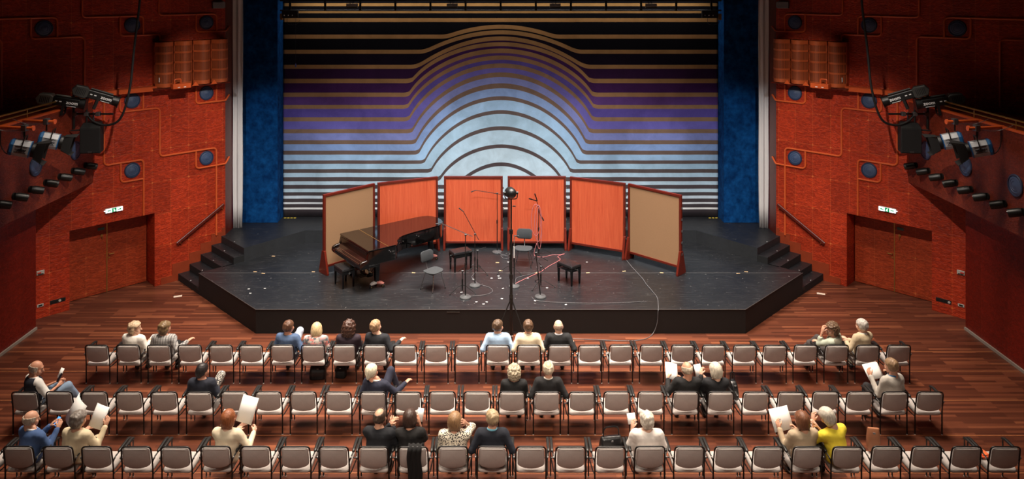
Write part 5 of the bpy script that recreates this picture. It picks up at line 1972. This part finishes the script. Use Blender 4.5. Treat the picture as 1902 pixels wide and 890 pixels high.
# ------------------------------------------------------------------ the audience
pl_ = lambda *c: ('plain', c)
LAP = ((-.10, .44, .60), (.10, .44, .60))
CROSS_R = (((-.10, .60, .53), (-.10, .58, .10)), ((.05, .62, .70), (-.16, .72, .50)))     # right leg over the left
CROSS_L = (((-.05, .62, .70), (.16, .72, .50)), ((.10, .60, .53), (.10, .58, .10)))
F, Mi, N = 'front', 'middle', 'nearest'
NAVY, BLACK = pl_(24, 28, 42), pl_(17, 16, 17)

person('woman with a blonde bob and white blouse turning to the neighbour in plaid, front row', F, 1, pl_(236, 230, 220), pl_(210, 200, 190), ('wave', (214, 184, 150)), h=.93, head=(-72, 4, 0), yaw=-12,
       hands=((-.02, .42, .62), (.24, .36, .66)), top_name='blouse', skin=2)
person('woman with brown wavy hair in a grey plaid jacket, front row', F, 2, ('plaid',), BLACK, ('wave', (130, 104, 72)), h=.94, head=(-28, 2, 0), hands=((-.16, .40, .64), (.42, .30, .70)), skin=0)
person('man with auburn hair in a blue denim jacket, pale jeans crossed, front row', F, 6, pl_(72, 92, 124), pl_(186, 198, 216), ('short', (98, 66, 48)), dx=.05, h=.98, head=(-26, 4, 0), yaw=-8, hands=((-.12, .40, .66), (.30, .34, .66)),
       knees=(((-.10, .60, .53), (-.10, .58, .10)), ((.17, .50, .84), (-.04, .66, .56))), skin=1)
person('woman with short blonde hair in a floral print top, head bowed, front row', F, 7, ('floral',), BLACK, ('bob', (214, 186, 140)), h=.88, head=(8, 24, 0), hands=((-.12, .38, .60), (.16, .38, .60)), top_name='blouse', skin=2, headdx=(0, .03, -.02))
person('woman with full dark brown curls in a dark plum top, front row', F, 8, pl_(40, 25, 36), pl_(60, 52, 50), ('bigcurly', (74, 46, 34)), dx=.05, h=.94, head=(-4, 8, 0), hands=LAP, top_name='sweater', skin=1)
person('man with sandy hair in a black suit, arm out over the next seat, front row', F, 9, pl_(22, 24, 30), BLACK, ('short', (172, 138, 104)), dx=.02, h=1.0, yaw=-10, head=(-34, -6, 0), hands=((-.10, .40, .62), (.44, .26, .72)), headdx=(-.05, 0, 0), skin=2)
person('man with brown hair in a light blue shirt, front row', F, 13, pl_(164, 190, 218), pl_(150, 140, 120), ('short', (94, 72, 54)), h=1.0, head=(-38, 2, 0), hands=((-.22, .34, .58), (.22, .36, .60)), top_name='shirt', collar=pl_(172, 196, 222), skin=0)
person('man with brown hair in a cream shirt, front row', F, 14, pl_(230, 214, 184), pl_(190, 170, 140), ('short', (100, 74, 54)), h=1.0, head=(0, 0, 0), hands=((-.22, .34, .58), (.22, .36, .60)), top_name='shirt', collar=pl_(234, 218, 190), skin=0)
person('bald man in a black suit and white collar, front row', F, 15, pl_(18, 18, 20), BLACK, ('stubble', (196, 170, 150)), h=1.0, wide=1.06, head=(0, 2, 0), hands=((-.20, .36, .60), (.30, .30, .66)), collar=pl_(226, 226, 232), skin=2)
person('woman with grey-brown curls and glasses, turned back, hand at chin, front row', F, 24, pl_(178, 184, 166), pl_(70, 62, 60), ('curly', (110, 84, 62)), dx=.06, h=.92, yaw=48, lean=(0, -6), head=(100, 8, 0), hands=((-.27, .17, .95), (-.20, .36, .66)), grips=('grip', 'rest'),
       glasses=True, vest=pl_(128, 124, 108), top_name='blouse', skin=0, knees=(((-.40, .45, .60), (-.42, .60, .10)), ((-.20, .55, .66), (-.50, .62, .40))))
person('white-haired man in a beige jacket, hands on an armrest, front row', F, 25, pl_(200, 180, 148), pl_(200, 190, 170), ('short', (206, 198, 188)), h=1.02, yaw=26, lean=(0, 4), head=(34, 4, -4), hands=((-.26, .36, .70), (-.20, .33, .72)), collar=pl_(232, 230, 224), skin=2,
       knees=(((-.30, .56, .54), (-.30, .60, .10)), ((-.02, .62, .54), (-.04, .60, .10))))

person('bald man in navy vest and pale jeans reading a phone, middle row', Mi, 0, pl_(226, 222, 216), pl_(126, 146, 170), ('fringe', (186, 172, 158)), dx=.0, h=1.02, yaw=-38, lean=(4, -4), head=(-72, 16, 0), hands=((.26, .44, .72), (.36, .36, .70)), grips=('grip', 'grip'),
       sleeve=.6, vest=NAVY, top_name='shirt', skin=1, knees=(((.26, .60, .62), (.30, .78, .16)), ((.46, .50, .62), (.56, .74, .22))))
person('person with slick black hair in a navy top and patterned trousers, middle row', Mi, 5, NAVY, ('print',), ('slick', (34, 28, 28)), dx=-.04, h=.97, head=(-30, 4, 0), hands=((-.10, .40, .62), (.20, .40, .68)), top_name='sweater', skin=1, knees=CROSS_R[:1] + (((.24, .50, .82), (.10, .70, .50)),))
person('white-haired person with a short ponytail in a navy jacket, leaning aside, middle row', Mi, 10, pl_(28, 31, 50), pl_(40, 42, 60), ('pony', (226, 214, 188)), dx=.02, h=.94, yaw=-22, lean=(0, 0), head=(-30, 4, -6), hands=((-.14, .40, .62), (.50, .34, .74)), collar=pl_(230, 228, 222), headdx=(-.10, 0, 0), skin=1,
       knees=(((-.06, .62, .54), (-.06, .60, .10)), ((.22, .50, .90), (.34, .62, .52))))
person('woman with round grey curls in a black top, middle row', Mi, 14, BLACK, BLACK, ('curly', (188, 174, 148)), dx=.04, h=.90, wide=.94, head=(0, 4, 0), hands=LAP, top_name='sweater', skin=2)
person('balding white-haired man in a black leather jacket, middle row', Mi, 15, pl_(20, 18, 20), BLACK, ('thin', (214, 196, 170)), dx=.04, h=1.02, head=(2, 6, 0), hands=((-.24, .36, .64), (.26, .36, .64)), collar=pl_(222, 214, 204), skin=0)
person('balding man in a black jacket reading a white sheet, middle row', Mi, 19, pl_(19, 18, 19), BLACK, ('fringe', (206, 190, 168)), dx=.08, h=1.01, head=(14, 18, 0), hands=((-.30, .44, .76), (.02, .46, .72)), grips=('grip', 'grip'), skin=1)
person('woman with a white bob in a black jacket reading a small booklet, middle row', Mi, 20, pl_(19, 19, 23), BLACK, ('bob', (214, 204, 184)), dx=-.02, h=.97, wide=.95, head=(16, 14, 0), hands=((-.22, .40, .84), (-.10, .42, .78)), grips=('grip', 'grip'), skin=2)
person('man in a pale grey suit and bow tie holding papers, middle row', Mi, 25, pl_(184, 176, 166), pl_(40, 38, 40), ('short', (150, 120, 90)), dx=.06, h=1.12, yaw=22, lean=(0, 3), head=(32, 8, -4), hands=((-.28, .38, .84), (.12, .42, .82)), grips=('grip', 'grip'),
       collar=pl_(40, 110, 160), bow=True, skin=0, knees=(((-.26, .58, .56), (-.30, .60, .10)), ((.0, .62, .56), (-.04, .60, .10))))

person('balding man in a blue jacket with phone and newspaper, nearest row', N, 1, pl_(70, 96, 142), pl_(66, 84, 120), ('fringe', (206, 190, 170)), dx=.03, h=1.0, wide=1.06, yaw=-24, lean=(6, 0), head=(-42, 10, 0), hands=((.16, .46, .82), (.32, .40, .80)), grips=('grip', 'grip'), collar=pl_(228, 228, 230), headdx=(-.06, 0, 0), skin=0)
person('grey-haired person in a cream jacket holding a white sheet, nearest row', N, 2, pl_(222, 204, 170), pl_(196, 180, 150), ('wave', (138, 128, 120)), dx=.17, h=1.02, yaw=-12, head=(-20, 8, 0), hands=((-.08, .46, .70), (.34, .40, .84)), grips=('rest', 'grip'), skin=0)
person('woman with a red bob in a cream jacket holding a large white sheet, nearest row', N, 6, pl_(228, 212, 184), pl_(170, 150, 124), ('bob', (150, 88, 52)), dx=.10, h=1.05, yaw=-6, head=(-12, 4, 0), hands=((.04, .48, .74), (.34, .44, .72)), grips=('rest', 'grip'), skin=2)
person('man with greying dark hair in a dark navy suit, hands at his chin, nearest row', N, 10, pl_(19, 21, 28), BLACK, ('thin', (82, 66, 56)), dx=.04, h=1.05, wide=1.06, yaw=-8, lean=(5, 0), head=(-22, 8, 0), hands=((.14, .42, .86), (.22, .38, .84)), skin=0)
person('woman with short dark hair in a loose black top with a bare shoulder, nearest row', N, 11, pl_(19, 16, 16), BLACK, ('bob', (70, 50, 42)), dx=-.06, h=1.0, yaw=-4, lean=(8, -4), head=(-6, 14, -4), hands=((-.02, .42, .88), (.12, .40, .90)), grips=('grip', 'grip'), sleeve=.55, top_name='blouse', skin=1)
person('woman with light brown hair in a leopard print jacket, nearest row', N, 12, ('leopard',), pl_(60, 50, 44), ('bob', (158, 122, 86)), dx=.02, h=.98, wide=1.06, head=(-8, 10, 0), hands=((-.08, .40, .64), (.18, .28, .98)), grips=('rest', 'grip'), skin=0)
person('man with fair grey hair and glasses in a navy suit, nearest row', N, 13, pl_(24, 28, 40), NAVY, ('short', (182, 158, 124)), dx=-.0, h=1.06, wide=1.06, head=(26, 2, 0), hands=((-.24, .36, .62), (.24, .36, .62)), glasses=True, collar=pl_(120, 190, 214), skin=0)
person('woman with white wavy hair in a white short-sleeved top, nearest row', N, 17, pl_(240, 230, 222), pl_(90, 84, 84), ('wave', (222, 212, 196)), dx=.0, h=1.0, wide=1.08, head=(16, 8, 0), hands=((-.22, .34, .84), (.14, .40, .64)), grips=('grip', 'rest'), sleeve=.6, top_name='t_shirt', skin=2)
person('woman with an auburn bob in a beige jacket reading a large white sheet, nearest row', N, 21, pl_(182, 160, 132), pl_(130, 116, 100), ('bob', (128, 82, 56)), dx=.02, h=1.0, yaw=8, head=(12, 14, 0), hands=((-.30, .40, .80), (.04, .44, .74)), grips=('grip', 'grip'), skin=0)
person('woman with a white bob in a bright yellow shirt leaning sideways, nearest row', N, 22, pl_(248, 220, 62), ('stripe',), ('bob', (222, 212, 196)), dx=-.06, h=1.06, yaw=22, lean=(8, -4), head=(30, 24, -16), hands=((-.30, .40, .92), (-.24, .34, .88)), grips=('grip', 'grip'), sleeve=.6, top_name='shirt', skin=2,
       knees=(((-.32, .56, .78), (-.20, .66, .30)), ((-.06, .60, .56), (-.08, .58, .10))), headdx=(-.04, .0, .01))

WHO = {(F, 1): 'blonde woman in white', (F, 2): 'woman in plaid', (F, 6): 'man in denim', (F, 7): 'woman in floral print', (F, 8): 'dark curly-haired woman', (F, 9): 'sandy-haired man in black',
       (F, 13): 'man in light blue', (F, 14): 'man in a cream shirt', (F, 15): 'bald man', (F, 24): 'woman turned back', (F, 25): 'white-haired man in beige',
       (Mi, 0): 'man in navy vest and jeans', (Mi, 5): 'person in patterned trousers', (Mi, 10): 'person with the white ponytail', (Mi, 14): 'woman with grey curls', (Mi, 15): 'man in black leather',
       (Mi, 19): 'balding man reading', (Mi, 20): 'woman with the white bob', (Mi, 25): 'man in the pale suit',
       (N, 1): 'man in blue', (N, 2): 'grey-haired person in cream', (N, 6): 'red-haired woman', (N, 10): 'man in dark navy', (N, 11): 'woman in black', (N, 12): 'woman in leopard print',
       (N, 13): 'fair-haired man in navy', (N, 17): 'woman in white', (N, 21): 'auburn-haired woman', (N, 22): 'woman in yellow'}
OCC.update(WHO)
place_chairs()

# ------------------------------------------------------------------ what they hold and what lies about
sx_ = lambda r, i, a=0: seat_x(r, i) + a
ry = lambda r, b=0: ROWS[r][0] + b
P_ = Matrix.Translation


def handbag(name, label, pos, size, m, rz=0, strap=True, cat='handbag'):
    rt = thing(name, label, cat, TR(pos[0], pos[1], pos[2], R(rz)))
    w_, d_, h_ = size
    rr = lambda k, z, q=1: [(x * k, y * k * q, z) for x, y in rrect(w_, d_, min(w_, d_) * .3)]
    MB().layers([rr(.9, 0), rr(1.0, h_ * .08), rr(1.0, h_ * .5, .95), rr(.92, h_ * .85, .7), rr(.86, h_, .35)]).build('body', m, rt, None, 60)
    if strap:
        MB().tube(arc_path([(-w_ * .35, 0, h_ * .95), (-w_ * .32, 0, h_ * 1.5), (w_ * .32, 0, h_ * 1.5), (w_ * .35, 0, h_ * .95)], h_ * .25), .010, 6).build('handle', m, rt)
    MB().box((-.02, -d_ * .36, h_ * .78), (.02, -d_ * .30, h_ * .86)).build('clasp', M['steel'], rt, None, 0, .003)
    return rt


def phone(label, pos, rz, tilt, lit=True):
    rt = thing('mobile_phone', label, 'phone', P_(pos) @ Matrix.Rotation(R(rz), 4, 'Z') @ Matrix.Rotation(R(tilt), 4, 'X'))
    MB().box((-.037, -.004, -.075), (.037, .004, .075)).build('case', M['rubber'], rt, None, 0, .004)
    MB().box((-.034, -.0052, -.068), (.034, -.004, .068)).build('screen', mat('phone_screen', S(70, 150, 230), .2, emit=S(80, 160, 240), estr=1.2) if lit else M['glass'], rt, None, 0)


sheet_at('white programme sheet held by the blonde woman in the white blouse', (sx_(F, 1, .24), ry(F, .47), .68), -20, -60, .16, .21)
phone('dark phone held by the man in the navy vest', (sx_(Mi, 0, .34), ry(Mi, .44), .80), -40, -35, False)
sheet_at('small pale card held by the man in the navy vest', (sx_(Mi, 0, .31), ry(Mi, .50), .86), -30, -30, .10, .17)
phone('phone with blue screen held by the man in the blue jacket', (sx_(N, 1, .30), ry(N, .50), .88), -28, -40)
sheet_at('large white newspaper held by the man in the blue jacket', (sx_(N, 1, .50), ry(N, .62), .98), -35, -24, .36, .42, .05, name='newspaper', roll=18)
sheet_at('white sheet held up by the grey-haired person in cream', (sx_(N, 2, .34), ry(N, .52), .95), -15, -26, .26, .34, .02, roll=8)
sheet_at('large white sheet held up by the red-haired woman', (sx_(N, 6, .28), ry(N, .60), 1.02), -6, -22, .28, .40, .015, roll=10)
sheet_at('white card held by the dark-haired woman in the black top', (sx_(N, 11, .06), ry(N, .48), 1.0), -6, -18, .10, .20, .01, roll=6)
sheet_at('white note held by the white-haired woman in the white top', (sx_(N, 17, -.20), ry(N, .46), .95), 10, -30, .14, .16, .01)
sheet_at('large white sheet held by the auburn-haired woman in beige', (sx_(N, 21, -.20), ry(N, .54), .90), 8, -28, .34, .34, .015, roll=-6)
sheet_at('white sheet held by the balding man in black, middle row', (sx_(Mi, 19, -.12), ry(Mi, .56), .86), 20, -45, .24, .30, .015, roll=20)
sheet_at('small white booklet held by the woman with the white bob', (sx_(Mi, 20, -.26), ry(Mi, .48), .92), 20, -30, .15, .20, .02)
sheet_at('loose white papers held by the man in the pale grey suit', (sx_(Mi, 25, -.10), ry(Mi, .50), .90), 15, -45, .34, .28, .04)
sheet_at('folded white paper on the seat beside the person with the white ponytail', (sx_(Mi, 12, -.05), ry(Mi, .30), .475), 10, -88, .26, .20, .01)
M['tanleather'] = mat('tan_leather', S(160, 104, 72), .5, bump=.2)
M['beige'] = mat('beige_canvas', S(200, 178, 148), .7)
handbag('handbag', 'black leather handbag on the seat beside the white-haired woman in white', (sx_(N, 16, .06), ry(N, .30), .46), (.38, .20, .30), M['leather'], 10)
handbag('handbag', 'black handbag hung between the white-bobbed woman and the next empty seat', (sx_(Mi, 21, -.30), ry(Mi, .35), .50), (.12, .32, .30), M['leather'], 12)
handbag('handbag', 'tan leather bag on the empty seat beside the woman in yellow', (sx_(N, 23, .03), ry(N, .45), .46), (.20, .16, .34), M['tanleather'], -10, False)
handbag('shopping_bag', 'black bag on the floor under the floral-print woman', (sx_(F, 7, .04), ry(F, .22), 0), (.34, .22, .26), M['leather'], 5, True, 'bag')
handbag('shopping_bag', 'dark bag on the floor under the dark curly-haired woman', (sx_(F, 8, -.12), ry(F, .26), 0), (.22, .18, .24), M['blackmat'], -8, True, 'bag')
rt = thing('seat_cushion', 'small bright orange folded cloth on the last seat of the nearest row', 'cloth', TR(sx_(N, 26, -.15), ry(N, .30), .455, .2))
MB().layers([[(x, y, z) for x, y in rrect(.16 - e, .20 - e, .03)] for z, e in ((0, .01), (.008, 0), (.022, 0), (.03, .012))]).build('folded_layer', mat('orange_cloth', S(232, 96, 44), .8), rt)
MB().layers([[(x + .01, y, z) for x, y in rrect(.12 - e, .16 - e, .03)] for z, e in ((.031, .01), (.036, 0), (.045, 0), (.05, .012))]).build('folded_layer', mat('orange_cloth_top', S(240, 112, 58), .8), rt)
# black scarf with fringe over the chair back of the woman in black
x0, y0 = sx_(N, 11, .03), ry(N, -.055)


def scarf(u, v):
    a = (u - .5) * .22 + .012 * math.sin(v * 9)
    z = .83 - abs(v - .30) * .80
    s_ = v - .30
    fold = .014 * math.sin(u * 19 + v * 3)
    yy = -.015 if s_ > 0 else .05
    k = max(-1, min(1, s_ * 14))
    yb = .02 - .042 * k - (.0 if s_ < 0 else s_ * -.05)
    return (a, yb - .012 + fold - (.028 if s_ > 0 else -.02), z if abs(s_) > .03 else .832 - abs(s_) * .4)


rt = thing('scarf', 'black fringed scarf hung over the chair back of the woman in black', 'scarf', TR(x0, y0, 0))
MB().sheet(scarf, 22, 30, .012).build('cloth', mat('black_scarf_cloth', S(22, 21, 22), .95, bump=.4, bscale=120), rt, None, 180)
for k in range(12):
    p = Vector(scarf(k / 11, 1.0))
    MB().tube([p, p + Vector((.004 * (-1) ** k, -.004, -.035)), p + Vector((.008 * (-1) ** k, 0, -.065))], .004, 5).build('fringe', M['blackmat'], rt)
